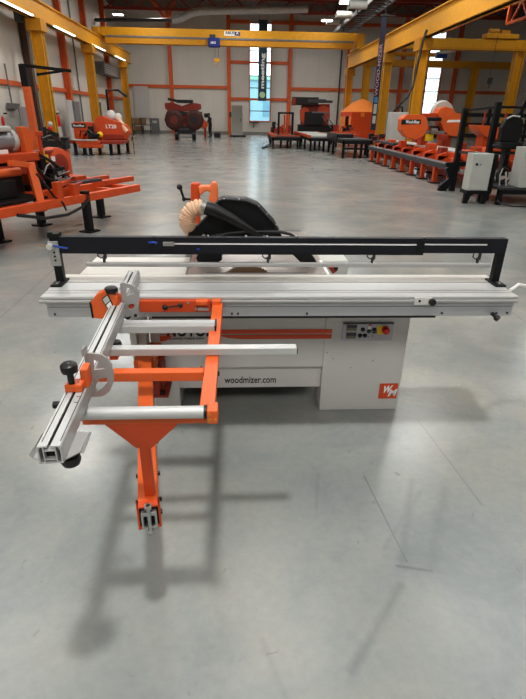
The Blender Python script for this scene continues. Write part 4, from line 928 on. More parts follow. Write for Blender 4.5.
# stack of goods and white panel in the far left corner
cr0 = thing('wooden_crate', 'brown crate on top of the dark rack in the far left corner', 'crate', (-8.7, 49.5, 0.75))
part(MB().box((-9.3, 49.2, .75), (-8.3, 49.9, 1.25)), 'body', CARD, cr0, .02)
t = thing('storage_rack', 'dark low rack with boxes at the foot of the back wall in the left corner', 'rack', (-8.6, 49.5, 0))
m = MB()
for x in (-9.4, -8.6, -7.8): m.box((x-.04, 49.1, 0), (x+.04, 49.2, 1.3)).box((x-.04, 49.9, 0), (x+.04, 50, 1.3))
part(m, 'post', GREY_D, t); part(MB().box((-9.4, 49.1, .70), (-7.8, 50, .75)).box((-9.4, 49.1, .2), (-7.8, 50, .25)), 'shelf', GREY_D, t)
t = thing('cardboard_box', 'brown box on the lower shelf of the dark rack', 'box', (-8.9, 49.5, .25)); part(MB().box((-9.3, 49.2, .25), (-8.65, 49.9, .62)), 'body', CARD, t, .01)
t = thing('cardboard_box', 'grey tall box beside the dark rack, right end', 'box', (-7.4, 49.5, 0)); part(MB().box((-7.7, 49.2, 0), (-7.1, 49.9, 1.3)), 'body', GREY, t, .02)
part(MB().box((-7.6, 49.19, .9), (-7.2, 49.2, 1.1)), 'label', GREY_L, t)
solo(MB().box((-9.6, YB-.24, 1.3), (-8.2, YB-.16, 3.95)), 'white_board', WHITE_P, 'white vertical panel hanging on the back wall above the dark rack', 'panel', bevel=.01)

# ================================================================== FAR RED MILL (trailer)
RY = 38.
def r_(px, py, y=RY): return un(px, py, Y=y)
t = thing('band_sawmill', 'dark red trailer sawmill with twin round wheel covers standing before the back wall', 'machine', (-3.6, RY, 0))
DKR = paint('dark_red_cover', (70, 28, 22), .5)
for cx in (174.5, 194.5):
    c = r_(cx, 120); part(MB().lathe((c.x, RY-.3, c.z), [(.02, -.05), (.48, -.05), (.66, .02), (.68, .4), (.02, .42)], (0, 1, 0), 10), 'wheel_cover', DKR, t)
    part(MB().lathe((c.x, RY-.37, c.z), [(.02, 0), (.26, 0), (.28, .03), (.02, .04)], (0, 1, 0), 20), 'cover_disc', paint('cover_disc_%d' % cx, (120, 44, 34) if cx < 180 else (36, 24, 28), .5), t)
a, b = r_(164, 103), r_(201, 110)
part(MB().prism([r_(x, y) for x, y in ((164.5, 103), (172, 102.5), (182, 106), (192, 102.5), (200.5, 104), (201, 109), (193, 111.5), (168, 111.5), (165, 108))], (0, .5, 0)), 'hood', RED_O, t, .03)
part(MB().beam(r_(168, 99), r_(177, 101), .3, .16).box(r_(177, 103)+Vector((0, -.2, 0)), r_(193, 100)+Vector((0, .2, 0))), 'exhaust_cover', RUBBER, t, .02)
part(MB().box(r_(167, 115)+Vector((0, -.2, 0)), r_(202, 112)+Vector((0, .2, 0))), 'head_beam', RUBBER, t, .02)
part(MB().box(r_(178, 126)+Vector((0, -.1, 0)), r_(190, 112)+Vector((0, .5, 0))), 'mast', RED_O, t, .02)
part(MB().box(r_(175, 133)+Vector((0, -.2, 0)), r_(195, 126)+Vector((0, .8, 0))), 'axle_frame', RUBBER, t, .03)
for px in (177, 194):
    c = r_(px, 133); l = part(MB().cyl((c.x-.13, RY, .36), (c.x+.13, RY, .36), .36, seg=24), 'tyre', RUBBER, t, .03, True)
    part(MB().cyl((c.x-.14, RY, .36), (c.x+.14, RY, .36), .16, seg=16), 'hub', GREY, l)
part(MB().box((r_(177, 135).x, RY-.05, .38), (r_(194, 135).x, RY+.05, .48)).box(r_(176, 137.5)+Vector((0, -.3, 0)), r_(195, 136.5)), 'axle', GREY, t)
part(MB().box(r_(179, 130)+Vector((0, -.25, 0)), r_(189, 128)+Vector((0, -.2, 0))), 'tail_plate', GREY_D, t)

# orange pedestal grinder beside the person
GYY = 42.
t = thing('pedestal_machine', 'small orange machine on a post standing left of the person in dark clothes', 'machine', (r_(206, 138, GYY).x, GYY, 0))
x = r_(205.5, 138, GYY).x
part(MB().box((x-.09, GYY-.09, .02), (x+.09, GYY+.09, 1.0)), 'post', RED_O, t, .02)
part(MB().box((x-.25, GYY-.25, 0), (x+.25, GYY+.25, .03)), 'base_plate', GREY_D, t)
part(MB().prism([r_(px, py, GYY-.2) for px, py in ((199, 124), (204, 120), (208, 123), (207.5, 127), (203, 129), (200, 127))], (0, .4, 0)), 'head', ORANGE_D, t, .03)
part(MB().box((x-.05, GYY-.15, 1.45), (x+.3, GYY+.15, 1.75)), 'motor', RUBBER, t, .04)

# person
def person(x, y, name, label):
    o = thing(name, label, 'person', (x, y, 0), math.radians(-62), local=True)
    # figure faces local -y ; world view from the side, head bowed over the machine
    me = D.meshes.new('body'); V = []; Ed = []; Rr = []
    def v(p, r_): V.append(p); Rr.append(r_); return len(V)-1
    pel = v((0, 0, .93), .15); ab = v((0, .0, 1.10), .14); ch = v((0, -.02, 1.30), .165); nk = v((0, -.06, 1.47), .065); hd0 = v((0, -.10, 1.56), .085); hd1 = v((0, -.12, 1.66), .095); hd2 = v((0, -.11, 1.74), .07)
    Ed += [(pel, ab), (ab, ch), (ch, nk), (nk, hd0), (hd0, hd1), (hd1, hd2)]
    for s in (-1, 1):
        sh = v((s*.19, -.02, 1.40), .075); el = v((s*.24, -.08, 1.13), .052); wr = v((s*.14, -.30, 1.12), .038)
        Ed += [(ch, sh), (sh, el), (el, wr)]
        pm = v((s*.12, -.36, 1.12), .036); Ed.append((wr, pm))
        for k in range(4):
            f1 = v((s*(.15-.022*k), -.41, 1.13), .010); f2 = v((s*(.15-.022*k), -.445-.006*(k in (1, 2)), 1.105), .009); Ed += [(pm, f1), (f1, f2)]
        t1 = v((s*.075, -.36, 1.13), .012); t2 = v((s*.06, -.39, 1.125), .010); Ed += [(pm, t1), (t1, t2)]
        hp = v((s*.10, 0, .88), .11); kn = v((s*.115, -.03+.02*s, .50), .068); ak = v((s*.12, .03, .09), .048); toe = v((s*.13, -.14, .045), .045)
        Ed += [(pel, hp), (hp, kn), (kn, ak), (ak, toe)]
    me.from_pydata(V, Ed, []); me.update()
    b = D.objects.new('body', me); COL.objects.link(b); b.parent = o; me.materials.append(CLOTH)
    sk = b.modifiers.new('skin', 'SKIN'); sk.use_smooth_shade = True
    for i, sv in enumerate(me.skin_vertices[0].data): sv.radius = (Rr[i], Rr[i]*(.8 if i in (1, 2) else 1)); sv.use_root = (i == 0)
    ss = b.modifiers.new('sub', 'SUBSURF'); ss.levels = 1; ss.render_levels = 1
    ROOT[b.name] = None
    part(MB().ball((0, -.125, 1.645), .098, (.82, 1, 1.15), 18).ball((0, -.225, 1.63), .02, (.8, 1, 1.2), 8).ball((-.085, -.12, 1.64), .025, (.4, .8, 1.2), 8).ball((.085, -.12, 1.64), .025, (.4, .8, 1.2), 8), 'head', SKIN, o, 0, True)
    part(MB().ball((0, -.10, 1.69), .102, (.9, 1, .95), 16), 'hair', HAIR, o, 0, True)
    part(MB().ball((-.035, -.215, 1.665), .012, seg=8).ball((.035, -.215, 1.665), .012, seg=8), 'eyes', RUBBER, o, 0, True)
    part(MB().box((-.03, -.222, 1.585), (.03, -.205, 1.592)), 'mouth', RED_O, o)
    for s in (-1, 1): part(MB().ball((s*.13, -.08, .05), .06, (.8, 2.2, .8), 12), 'shoe', RUBBER, o, 0, True)
    return o
pp_ = un(210.5, 137.6, Z=0)
person(pp_.x, pp_.y, 'person', 'person in dark work clothes standing head bowed before the back wall')
t = thing('tool_box', 'small black toolbox on the floor at the feet of the person', 'toolbox', (un(217.5, 138, Z=0).x, 43.5, 0)); x = un(217.5, 138, Y=43.5).x
part(MB().box((x-.26, 43.35, 0), (x+.26, 43.65, .34)), 'body', RUBBER, t, .03); part(MB().tube([(x-.1, 43.5, .33), (x-.1, 43.5, .4), (x+.1, 43.5, .4), (x+.1, 43.5, .33)], .015, 6), 'handle', GREY_D, t)
t = thing('electrical_cabinet', 'tall light grey cabinet on a black pallet before the back wall', 'cabinet', (0, 45.2, 0))
part(MB().box((-.44, 45, .14), (.48, 45.6, 2.42)), 'body', GREY_L, t, .02)
part(MB().box((-.38, 44.98, .25), (.42, 45.0, 2.32)), 'door', paint('cabinet_door_grey', (168, 170, 164), .5, var=.02), t, .01)
part(MB().box((.30, 44.95, 1.2), (.34, 44.98, 1.4)), 'handle', RUBBER, t); part(MB().box((-.6, 44.9, 0), (.75, 45.8, .14)), 'pallet', RUBBER, t, .01)
part(MB().box((-.62, 45.1, 1.5), (-.44, 45.4, 1.9)), 'side_box', GREY_D, t, .01)
t = thing('wall_shelf', 'small dark wall bracket shelf under the tall window', 'shelf', (2.0, YB-.3, 1.0))
part(MB().box((1.2, YB-.4, 1.02), (2.1, YB-.13, 1.1)), 'board', GREY_D, t); part(MB().beam((1.6, YB-.35, 1.02), (1.6, YB-.13, .6), .05, .05), 'bracket', GREY_D, t)

# ================================================================== FAR RIGHT-CENTRE MACHINES
FY = 36.
def f_(px, py, y=FY): return un(px, py, Y=y)
t = thing('band_sawmill', 'dark orange sawmill with long black canopy standing behind the roller tables', 'machine', (5.1, FY, 0))
part(MB().box(f_(292, 105)+Vector((0, -.4, 0)), f_(318, 97.5)+Vector((0, .3, 0))), 'canopy', RUBBER, t, .03)
part(MB().box(f_(291, 105.5)+Vector((0, -.42, 0)), f_(295, 98)+Vector((0, -.41, 0))), 'canopy_end', RED_O, t)
part(MB().box(f_(307, 103)+Vector((0, -.5, 0)), f_(325, 99.5)+Vector((0, -.2, 0))).box(f_(324, 103)+Vector((0, -.3, 0)), f_(332, 100.5)), 'exhaust', GREY_D, t, .02)
part(MB().box(f_(301, 126), f_(330, 104)+Vector((0, .6, 0))), 'head', RED_O, t, .05)
for lp in (((300, 110), (305, 106), (309, 109), (309, 122), (304, 124), (300, 120)), ((318, 108), (324, 105), (330, 109), (330, 118), (324, 122), (318, 118))):
    part(MB().prism([f_(x, y, FY-.1) for x, y in lp], (0, .1, 0)), 'wheel_cover', ORANGE_D, t, .02)
part(MB().box(f_(304, 125, FY-.2), f_(324, 112, FY-.25)), 'dark_bay', RUBBER, t, .02)
part(MB().box(f_(312, 113, FY-.3), f_(329, 111.8, FY-.28)).beam(f_(322, 116, FY-.3), f_(331, 128, FY-.3), .06, .06).beam(f_(325, 114, FY-.3), f_(334, 126, FY-.3), .06, .06), 'rail', GREY, t)
part(MB().box(f_(298, 132), f_(336, 125)+Vector((0, .6, 0))), 'base', RUBBER, t, .03)
part(MB().box((f_(300, 135).x, FY+.1, 0), (f_(300, 135).x+.2, FY+.5, .6)).box((f_(330, 135).x, FY+.1, 0), (f_(330, 135).x+.2, FY+.5, .6)), 'leg', BLACK, t)
def table_frame(name, label, x0, x1, y0, y1, z, legs, mat, top, ztop=.06, group=None):
    t = thing(name, label, 'table', ((x0+x1)/2, (y0+y1)/2, 0), group=group)
    part(MB().box((x0, y0, z-ztop), (x1, y1, z)), 'top', top, t, .01)
    part(MB().box((x0, y0, z-.2), (x1, y0+.08, z-ztop)).box((x0, y1-.08, z-.2), (x1, y1, z-ztop)).box((x0, y0, z-.2), (x0+.08, y1, z-ztop)).box((x1-.08, y0, z-.2), (x1, y1, z-ztop)), 'frame', mat, t)
    for (lx, ly) in legs:
        part(MB().box((lx-.05, ly-.05, .0), (lx+.05, ly+.05, z-.1)).box((lx-.1, ly-.1, 0), (lx+.1, ly+.1, .02)), 'leg', mat, t)
    return t
t = table_frame('roller_table', 'low dark outfeed table with orange top rails at the near end of the far machines', 1.95, 3.55, 29.6, 34, .62, [(2.02, 29.7), (2.5, 30.2), (3.4, 29.7), (2.1, 33.5), (3.4, 33.5), (2.9, 30.5)], BLACK, GREY_D)
part(MB().box((1.95, 29.5, .60), (2.1, 34, .72)).box((2.2, 29.55, .64), (3.5, 29.7, .70)), 'orange_rail', ORANGE_D, t)
a = un(279, 112, Y=33); b = un(293, 112, Y=33)
m = MB(); 
for x in (a.x, b.x): m.box((x-.06, 33, .55), (x+.06, 33.12, a.z))
m.box((a.x, 33, a.z-.1), (b.x, 33.12, a.z)); part(m, 'end_gate', BLACK, t); part(MB().box((a.x+.3, 33.0, .6), (a.x+.4, 33.1, a.z-.15)).box((b.x-.4, 33.0, .6), (b.x-.3, 33.1, a.z-.15)), 'gate_post', ORANGE_D, t)
part(MB().tube([(1.95, 29.6, .3), (1.6, 29.5, .1), (1.4, 29.6, .03), (1.6, 29.9, .03), (1.9, 29.8, .1)], .03, 8), 'loose_hose', RUBBER, t, 0, True)
t = table_frame('roller_table', 'orange and grey roller table between the low outfeed table and the dark conveyor', 3.75, 5.2, 27.5, 35, .70, [(3.85, 27.6), (4.2, 28.5), (5.05, 27.6), (3.85, 30), (3.85, 32.4), (5.0, 32), (4.6, 28)], BLACK, GREY)
m = MB()
for k in range(9): m.cyl((3.8, 27.8+k*.8, .73), (5.15, 27.8+k*.8, .73), .05, seg=12)
part(m, 'roller', GREY_L, t); part(MB().box((3.72, 27.4, .66), (3.82, 35, .78)).box((5.14, 27.4, .66), (5.24, 35, .78)), 'side_rail', ORANGE_D, t)
t = table_frame('conveyor', 'dark conveyor frame on tall black legs just left of the long sawmill bed', 4.65, 6.0, 23.2, 27.3, .78, [(4.72, 23.3), (5.25, 23.3), (5.55, 23.4), (5.9, 23.6), (4.72, 25.8), (5.9, 26), (4.72, 27.1)], BLACK, GREY_D)
part(MB().box((4.6, 24.5, .62), (5.4, 27.2, .95)), 'drive_cover', RUBBER, t, .03)
part(MB().box((4.7, 25, .95), (5.9, 25.15, 1.0)).box((4.7, 26.5, .95), (5.9, 26.65, 1.0)), 'orange_bar', ORANGE_D, t)
part(MB().box((4.7, 23.3, .35), (6.0, 23.36, .42)), 'stretcher', BLACK, t)

def clutter(name, label, cx, cy, n, seed, w, d, z0, z1):
    t = thing(name, label, 'machine', (cx, cy, 0)); R_ = random.Random(seed)
    part(MB().box((cx-w/2, cy-d/2, z0), (cx+w/2, cy+d/2, z0+.12)), 'base_frame', ORANGE_D, t, .01)
    for sx in (-1, 1):
        for sy in (-1, 1): part(MB().box((cx+sx*(w/2-.08)-.05, cy+sy*(d/2-.08)-.05, 0), (cx+sx*(w/2-.08)+.05, cy+sy*(d/2-.08)+.05, z0)), 'leg', BLACK, t)
    for k in range(n):
        x = cx+(R_.random()-.5)*(w-.3); y = cy+(R_.random()-.5)*(d-.3); h_ = .1+R_.random()*(z1-z0-.12)
        part(MB().box((x-.12, y-.1, z0+.1), (x+.12, y+.1, z0+.12+h_)), ('hydraulic_block', 'motor', 'bracket')[k % 3], (ORANGE_D, RUBBER, RED_O)[k % 3], t, .02)
    part(MB().tube([(cx-w/2+.1, cy-d/2, z0+.15), (cx-w/4, cy-d/2-.05, z1), (cx+w/4, cy-d/2, z0+.2)], .025, 8), 'hose', RUBBER, t, 0, True)
clutter('log_loader', 'low orange and black log loader at the near end of the dark conveyor', 6.75, 24.6, 9, 2, 1.1, 2.2, .55, .95)
clutter('edger', 'orange and black edging unit behind the roller tables, left of the tent', 6.6, 33.0, 12, 5, 1.4, 2.4, .6, 1.15)
clutter('board_separator', 'orange and black board separator between the far sawmill and the gated outfeed table', 3.0, 37.2, 10, 8, 1.5, 1.6, .5, 1.2)

# tent
TY0, TY1 = 37.2, 41.2
tl = un(351, 112, Y=TY0); tr = un(383, 112, Y=TY0); ze = tl.z+.02; zp = un(361, 98.5, Y=39.2).z
t = thing('canopy_tent', 'orange pop-up canopy tent with side walls between the yellow columns', 'tent', ((tl.x+tr.x)/2, 39.2, 0))
xa, xb = tl.x+.05, tr.x+.05; xm, ym = (xa+xb)/2, 39.2
m = MB(); v0 = [m.bm.verts.new(p) for p in ((xa, TY0, ze), (xb, TY0, ze), (xb, TY1, ze), (xa, TY1, ze))]; 
v1 = [m.bm.verts.new((xm+sx*.55, ym+sy*.6, ze+(zp-ze)*.72)) for sx, sy in ((-1, -1), (1, -1), (1, 1), (-1, 1))]; vt = m.bm.verts.new((xm, ym, zp))
v05 = [m.bm.verts.new(v0[i].co.lerp(v1[i].co, .5)+Vector((0, 0, .02))) for i in range(4)]
for i in range(4):
    j = (i+1) % 4; m.bm.faces.new((v0[i], v0[j], v05[j], v05[i])); m.bm.faces.new((v05[i], v05[j], v1[j], v1[i])); m.bm.faces.new((v1[i], v1[j], vt))
part(m, 'roof', TENT_T, t, 0)
part(MB().box((xa, TY0-.01, ze-.28), (xb, TY0+.01, ze)).box((xa-.01, TY0, ze-.28), (xa+.01, TY1, ze)).box((xb-.01, TY0, ze-.28), (xb+.01, TY1, ze)), 'valance', TENT_W, t, 0)
part(MB().box((xa, TY0, .05), (xb, TY0+.02, ze-.2)), 'front_wall', TENT_W, t, 0)
part(MB().box((xa, TY0+.02, .05), (xa+.02, TY0+.8, ze-.2)), 'side_wall', TENT_T, t, 0); part(MB().box((xa, TY0+1.9, .05), (xa+.02, TY1, ze-.2)), 'side_wall', TENT_T, t, 0)
part(MB().box((xb-.02, TY0, .05), (xb, TY1, ze-.2)), 'side_wall', TENT_W, t, 0); part(MB().box((xa, TY1-.02, .05), (xb, TY1, ze-.2)), 'back_wall', TENT_W, t, 0)
for (x, y) in ((xa+.04, TY0+.03), (xb-.04, TY0+.03), (xa+.04, TY1-.05), (xb-.04, TY1-.05)): part(MB().box((x-.03, y, 0), (x+.03, y+.06, ze)), 'pole', GREY, t)
part(MB().box((xa-.02, TY0+.78, .05), (xa+.03, TY0+.86, ze-.25)).box((xa-.02, TY0+1.86, .05), (xa+.03, TY0+1.94, ze-.25)).box((xa-.02, TY0+.78, ze-.32), (xa+.03, TY0+1.94, ze-.25)), 'door_edge', RED_O, t)
p = un(361, 113.5, Y=TY0); part(MB().box((p.x, TY0-.02, p.z-.2), (p.x+.25, TY0-.012, p.z+.05)), 'emblem', TENT_T, t)

# ================================================================== RIGHT LONG SAWMILL
RS = thing('band_sawmill', 'long orange industrial band sawmill with grey side rail and row of legs, at the right', 'machine', (6.6, 17, 0))
def S(mb, name, m, parent=RS, bevel=.006, smooth=False, label=None): return part(mb, name, m, parent, bevel, smooth, label)
bed = S(MB().box((5.50, 13.0, .44), (5.68, 22.0, .56)), 'side_rail', GREY_D, label='grey steel side rail')
S(MB().box((5.50, 13.0, .56), (5.74, 22.0, .585)), 'rail_top', GREY, bed)
for k in range(9):
    y = 13.35+k*1.02
    for lx in (5.52, 6.5):
        l = S(MB().box((lx, y-.07, .03), (lx+.12, y+.07, .46)), 'leg', ORANGE_D, RS)
        S(MB().box((lx-.08, y-.13, 0), (lx+.20, y+.13, .03)), 'foot_plate', RUBBER, l, 0)
S(MB().box((6.0, 13.0, .44), (6.15, 22, .66)).box((7.0, 13.0, .44), (7.15, 22, .70)), 'bed_beam', ORANGE_D)
for k in range(8):
    y = 13.6+k*1.08; c = S(MB().box((5.70, y, .52), (7.15, y+.16, .70)), 'cross_bed', ORANGE_M); S(MB().prism([(5.72, y, .55), (5.72, y, .72), (5.95, y, .80), (6.1, y, .72)], (0, .1, 0)), 'log_stop', ORANGE_M, c, .002)
S(MB().box((6.2, 13.1, .78), (6.9, 18.2, .82)).box((6.3, 18.5, .78), (6.8, 21.8, .82)), 'board_bed', GREY_L)
S(MB().box((6.15, 13.05, .70), (6.98, 18.2, .78)), 'bed_rail', ORANGE_M)
S(MB().box((5.8, 19.5, .70), (6.2, 22.2, .80)), 'infeed_plate', GREY_D)
HY = 17.6
for k, (x, y, w_, d_, z) in enumerate(((6.05, 13.6, .22, .5, .92), (6.02, 15.2, .2, .3, .9), (6.1, 16.4, .25, .4, .96), (6.95, 14.2, .2, .6, .95), (6.9, 16.0, .2, .4, 1.0), (6.0, 19.0, .22, .3, .92), (6.05, 20.5, .2, .4, .9), (6.9, 20.2, .2, .5, .95))):
    S(MB().box((x-w_/2, y-d_/2, .66), (x+w_/2, y+d_/2, z)), 'log_clamp', (ORANGE_M, RED_O, ORANGE_D)[k % 3], RS, .02)
for k in range(4): S(MB().cyl((6.2, 13.9+k*1.9, .74), (6.95, 13.9+k*1.9, .74), .06, seg=12), 'bed_roller', GREY, RS, 0, True)
S(MB().box((5.85, 13.0, .2), (6.0, 21.8, .34)), 'lower_beam', RED_O, RS)
S(MB().tube([(6.2, 15.0, .3), (6.3, 15.6, .15), (6.3, 16.4, .12), (6.2, 17.2, .3)], .04, 8), 'hydraulic_hose', RUBBER, RS, 0, True)
def h_(px, py, y=HY): return un(px, py, Y=y)
oc = S(MB().prism([h_(*p) for p in ((402, 119), (407, 114.5), (420, 114.5), (427, 118), (428.5, 128), (424, 136), (416, 140), (406, 137), (401, 130))], (0, .45, 0)), 'wheel_cover', ORANGE, RS, .02)
a = h_(401.5, 124); b = h_(421.5, 119.5)
S(MB().prism([h_(x, y, HY-.004) for x, y in ((401.7, 119.8), (421, 119.5), (421, 124.2), (401.2, 124.6))], (0, .004, 0)), 'lettering_band', INK, oc, 0)
p = h_(405.5, 123.4, HY-.006); q = h_(420, 120, HY-.006)
S(MB().text('Wood-Mizer', p, (1, 0, 0), (0, 0, 1), .10, .002, .03, width=q.x-p.x), 'lettering', WHT, oc, 0)
bc = S(MB().prism([h_(*p, HY+.3) for p in ((438, 113.5), (440, 108.5), (446, 106.5), (453, 108.5), (456, 113), (464, 114), (466, 118), (464.5, 134), (458, 137), (449, 135.5), (444, 131), (440, 121))], (0, .6, 0)), 'head_cover', ORANGE, RS, .02)
S(MB().prism([h_(x, y, HY+.29) for x, y in ((447, 121.3), (449, 119.8), (464, 119.8), (463.5, 122), (447, 122.5))], (0, .006, 0)), 'white_stripe', WHT, bc, 0)
S(MB().box(h_(423, 117, HY+.5), h_(445, 113.5, HY+.7)), 'head_beam', ORANGE_D)
S(MB().box(h_(423, 138, HY+.6), h_(446, 126, HY+.9)).box(h_(428, 121, HY+.2), h_(440, 117.5, HY+.4)), 'motor', RUBBER, RS, .03)
S(MB().cyl(h_(431, 131, HY+.2), h_(437, 131, HY+.2), .09, seg=16).box(h_(425, 134, HY+.3), h_(444, 131, HY+.4)).cyl(h_(426, 122, HY+.3), h_(430, 122, HY+.3), .06, seg=10), 'blade_guide', ZINC)
S(MB().lathe(h_(441, 113, HY+1.0), [(.02, -.2), (.36, -.2), (.40, 0), (.36, .1), (.02, .12)], (0, 1, 0), 24), 'engine_cover', GREY_L, RS, 0, True)
S(MB().box(h_(425, 141, HY+.3), h_(433, 133, HY+.4)), 'guide_arm', YEL)
S(MB().box(h_(439, 140, HY-.2), h_(446, 134, HY+.1)), 'debarker', RED_O, RS, .03)
S(MB().box((6.35, HY+.5, .7), (6.6, HY+.9, 1.4)), 'mast', ORANGE_D); S(MB().box((7.2, HY+.7, .4), (7.5, HY+1.2, 1.5)), 'mast', ORANGE_D)
a = h_(436, 103, HY+1.4); S(MB().box((7.25, HY+1.2, 1.6), (7.4, HY+1.4, 2.1)), 'exhaust', GREY_D)
t = thing('electrical_cabinet', 'pale grey control cabinet with tangled cable on top behind the octagonal cover', 'cabinet', (6.9, 22.6, 0))
a = un(392, 112, Y=22.6); b = un(403, 140, Y=22.6)
part(MB().box((a.x, 22.6, .0), (b.x+.1, 23.2, a.z)), 'body', GREY_L, t, .02)
part(MB().box((a.x+.06, 22.58, .1), (b.x+.04, 22.6, a.z-.06)), 'door', GREY_L, t, .005)
c = un(408, 60, Y=22.9); part(MB().tube([(a.x+.15, 22.8, a.z), (a.x+.35, 22.8, a.z+.3), (a.x+.62, 22.8, a.z+.55), (a.x+.85, 22.9, a.z+1.0), (a.x+.95, 23, a.z+1.7), (a.x+1.05, 23, a.z+2.6), (a.x+1.15, 23, a.z+3.0)], .05, 8), 'cable_bundle', RUBBER, t, 0, True)
part(MB().tube([(a.x+.1, 22.8, a.z), (a.x+.25, 22.7, a.z+.22), (a.x+.45, 22.7, a.z+.18), (a.x+.5, 22.8, a.z)], .04, 8), 'cable_loop', RUBBER, t, 0, True)

# operator station
OS = thing('operator_platform', 'black operator platform with posts and hand rails at the right frame edge', 'platform', (5.9, 11.5, 0))
pb = Vector((5.45, 12.75, 0)); zt_ = un(469, 108, Y=12.75).z
def O(mb, name, m, parent=OS, bevel=.006, smooth=False, label=None): return part(mb, name, m, parent, bevel, smooth, label)
O(MB().box((5.39, 12.7, 0), (5.51, 12.82, zt_)), 'post', BLACK)
p2 = un(499, 102, Y=11.6)
O(MB().box((p2.x-.06, 11.55, .2), (p2.x+.06, 11.67, p2.z)), 'post', BLACK)
O(MB().beam((5.45, 12.76, zt_-.05), (p2.x, 11.61, un(497, 107, Y=11.6).z), .05, .05).beam((p2.x, 11.61, un(497, 107, Y=11.6).z), (8.2, 11.61, un(497, 107, Y=11.6).z), .05, .05), 'top_rail', BLACK)
O(MB().beam((5.45, 12.76, .92), (p2.x, 11.61, .95), .05, .06).beam((p2.x, 11.61, .98), (8.2, 11.61, .98), .05, .06), 'lower_rail', GREY_D)
O(MB().box((5.53, 10.58, .31), (8.3, 12.2, .36)), 'deck', GREY_D)
for (x, y) in ((5.6, 10.62), (5.6, 12.0), (7.9, 11.2), (5.6, 11.2)): O(MB().box((x-.05, y-.05, 0), (x+.05, y+.05, .31)), 'leg', BLACK)
O(MB().box((5.55, 10.55, .22), (8.2, 10.65, .31)), 'front_bar', BLACK)
O(MB().prism([(5.3, 12.72, 0), (5.1, 12.72, 0), (5.12, 12.72, .12), (5.32, 12.72, .30), (5.2, 12.72, .52), (5.40, 12.72, .66), (5.45, 12.72, .3)], (0, .12, 0)).beam((5.2, 12.78, .62), (5.9, 12.78, .66), .1, .1), 'curved_bracket', BLACK)
O(MB().beam((7.05, 13.0, un(502, 94, Y=13).z), (6.75, 13.0, 1.2), .1, .1).beam((7.05, 13, un(502, 94, Y=13).z), (7.35, 13, 1.9), .1, .1).box((6.7, 12.9, .36), (6.85, 13.1, 1.3)), 'bent_arm', BLACK)
ca = thing('electrical_cabinet', 'light grey control cabinet on a black stand in front of the operator platform', 'cabinet', (5.15, 10.9, 0))
cx0, cx1 = 4.93, 5.36
part(MB().box((cx0, 10.72, .27), (cx1, 11.04, 1.01)), 'body', GREY_L, ca, .008)
part(MB().box((cx0+.01, 10.705, .29), (cx1-.10, 10.72, .99)), 'door', GREY_L, ca, .004)
part(MB().cyl((cx0+.085, 10.69, .80), (cx0+.085, 10.71, .80), .025, seg=14).cyl((cx0+.17, 10.695, .795), (cx0+.17, 10.71, .795), .012, seg=10), 'switch', RUBBER, ca, 0, True)
part(MB().box((cx0-.02, 10.70, .20), (cx1+.05, 11.06, .27)), 'stand_top', BLACK, ca)
for (x, y) in ((cx0, 10.74), (cx1-.06, 10.70), (cx1, 10.98)): part(MB().prism([(x-.03, y, .21), (x+.12, y, .21), (x+.05, y, .0), (x-.04, y, .0)], (0, .08, 0)), 'leg', BLACK, ca)
part(MB().box((cx1+.06, 10.76, .2), (cx1+.12, 11.06, 1.0)), 'side_plate', BLACK, ca)
# seat
sx = un(505, 140, Y=11.3)
st = thing('high_backed_chair', 'black high-backed operator chair on the platform at the right frame edge', 'chair', (6.25, 11.3, .36))
def sq(px, py, y=11.3): return un(px, py, Y=y)
part(MB().prism([sq(*p) for p in ((499, 142), (501, 128), (506, 119), (513, 115.5), (521, 116.5), (524, 121), (523, 132), (519, 143))], (0, .12, 0)), 'backrest', RUBBER, st, .03)
part(MB().tube([sq(x, y, 11.29) for x, y in ((507, 118.5), (513, 115.8), (520, 116.6))], .018, 8), 'backrest_piping', GREY_L, st, 0, True)
part(MB().box(sq(497, 149)+Vector((0, -.1, 0)), sq(522, 142)+Vector((0, .45, 0))), 'seat_cushion', RUBBER, st, .03)
c = sq(508, 150); part(MB().box((c.x-.16, 11.35, .36), (c.x+.16, 11.6, .42)).cyl((c.x, 11.48, .42), (c.x, 11.48, c.z+.06), .05, seg=14), 'pedestal', GREY_D, st, .01)
part(MB().box(sq(493, 146.5, 11.2), sq(526, 144.5, 11.25)), 'armrest', GREY_D, st, .01)
t = thing('cable_chain', 'coiled black energy chain and hoses beneath the operator seat', 'cable', (5.75, 10.85, .36))
c0 = un(510, 176, Y=10.9)
for rr_ in (.17, .13): part(MB().tube([(c0.x-.06+math.cos(a_)*rr_, 11.04+(.1 if rr_ < .15 else 0), max(.36+.02, c0.z+math.sin(a_)*rr_)) for a_ in [k*math.pi/10 for k in range(21)]], .018, 8), 'coil', RUBBER, t, 0, True)
part(MB().tube([un(499, 190, Y=10.9), un(500, 175, Y=10.9), un(503, 168, Y=10.9)], .015, 6).tube([un(506, 190, Y=10.9), un(506, 172, Y=10.9)], .02, 6), 'hose', GREY_L, t, 0, True)
solo(MB().tube([(5.5, 10.48, .12), (5.55, 10.42, .06), (5.75, 10.3, .02), (6.1, 10.25, .02), (6.6, 10.3, .02)], .015, 8), 'floor_cable', RUBBER, 'thin dark cable lying on the floor beside the operator platform', 'cable', smooth=True)
t = thing('electrical_cabinet', 'pale grey cabinet beside the operator seat, cut off by the right frame edge', 'cabinet', (6.05, 10.6, .31))
a = un(517, 189, Y=10.6)
part(MB().box((a.x, 10.6, .361), (a.x+.6, 11.0, 1.15)), 'body', GREY_L, t, .01)
part(MB().box((a.x+.03, 10.585, .36), (a.x+.57, 10.6, 1.11)), 'door', GREY_L, t, .004)
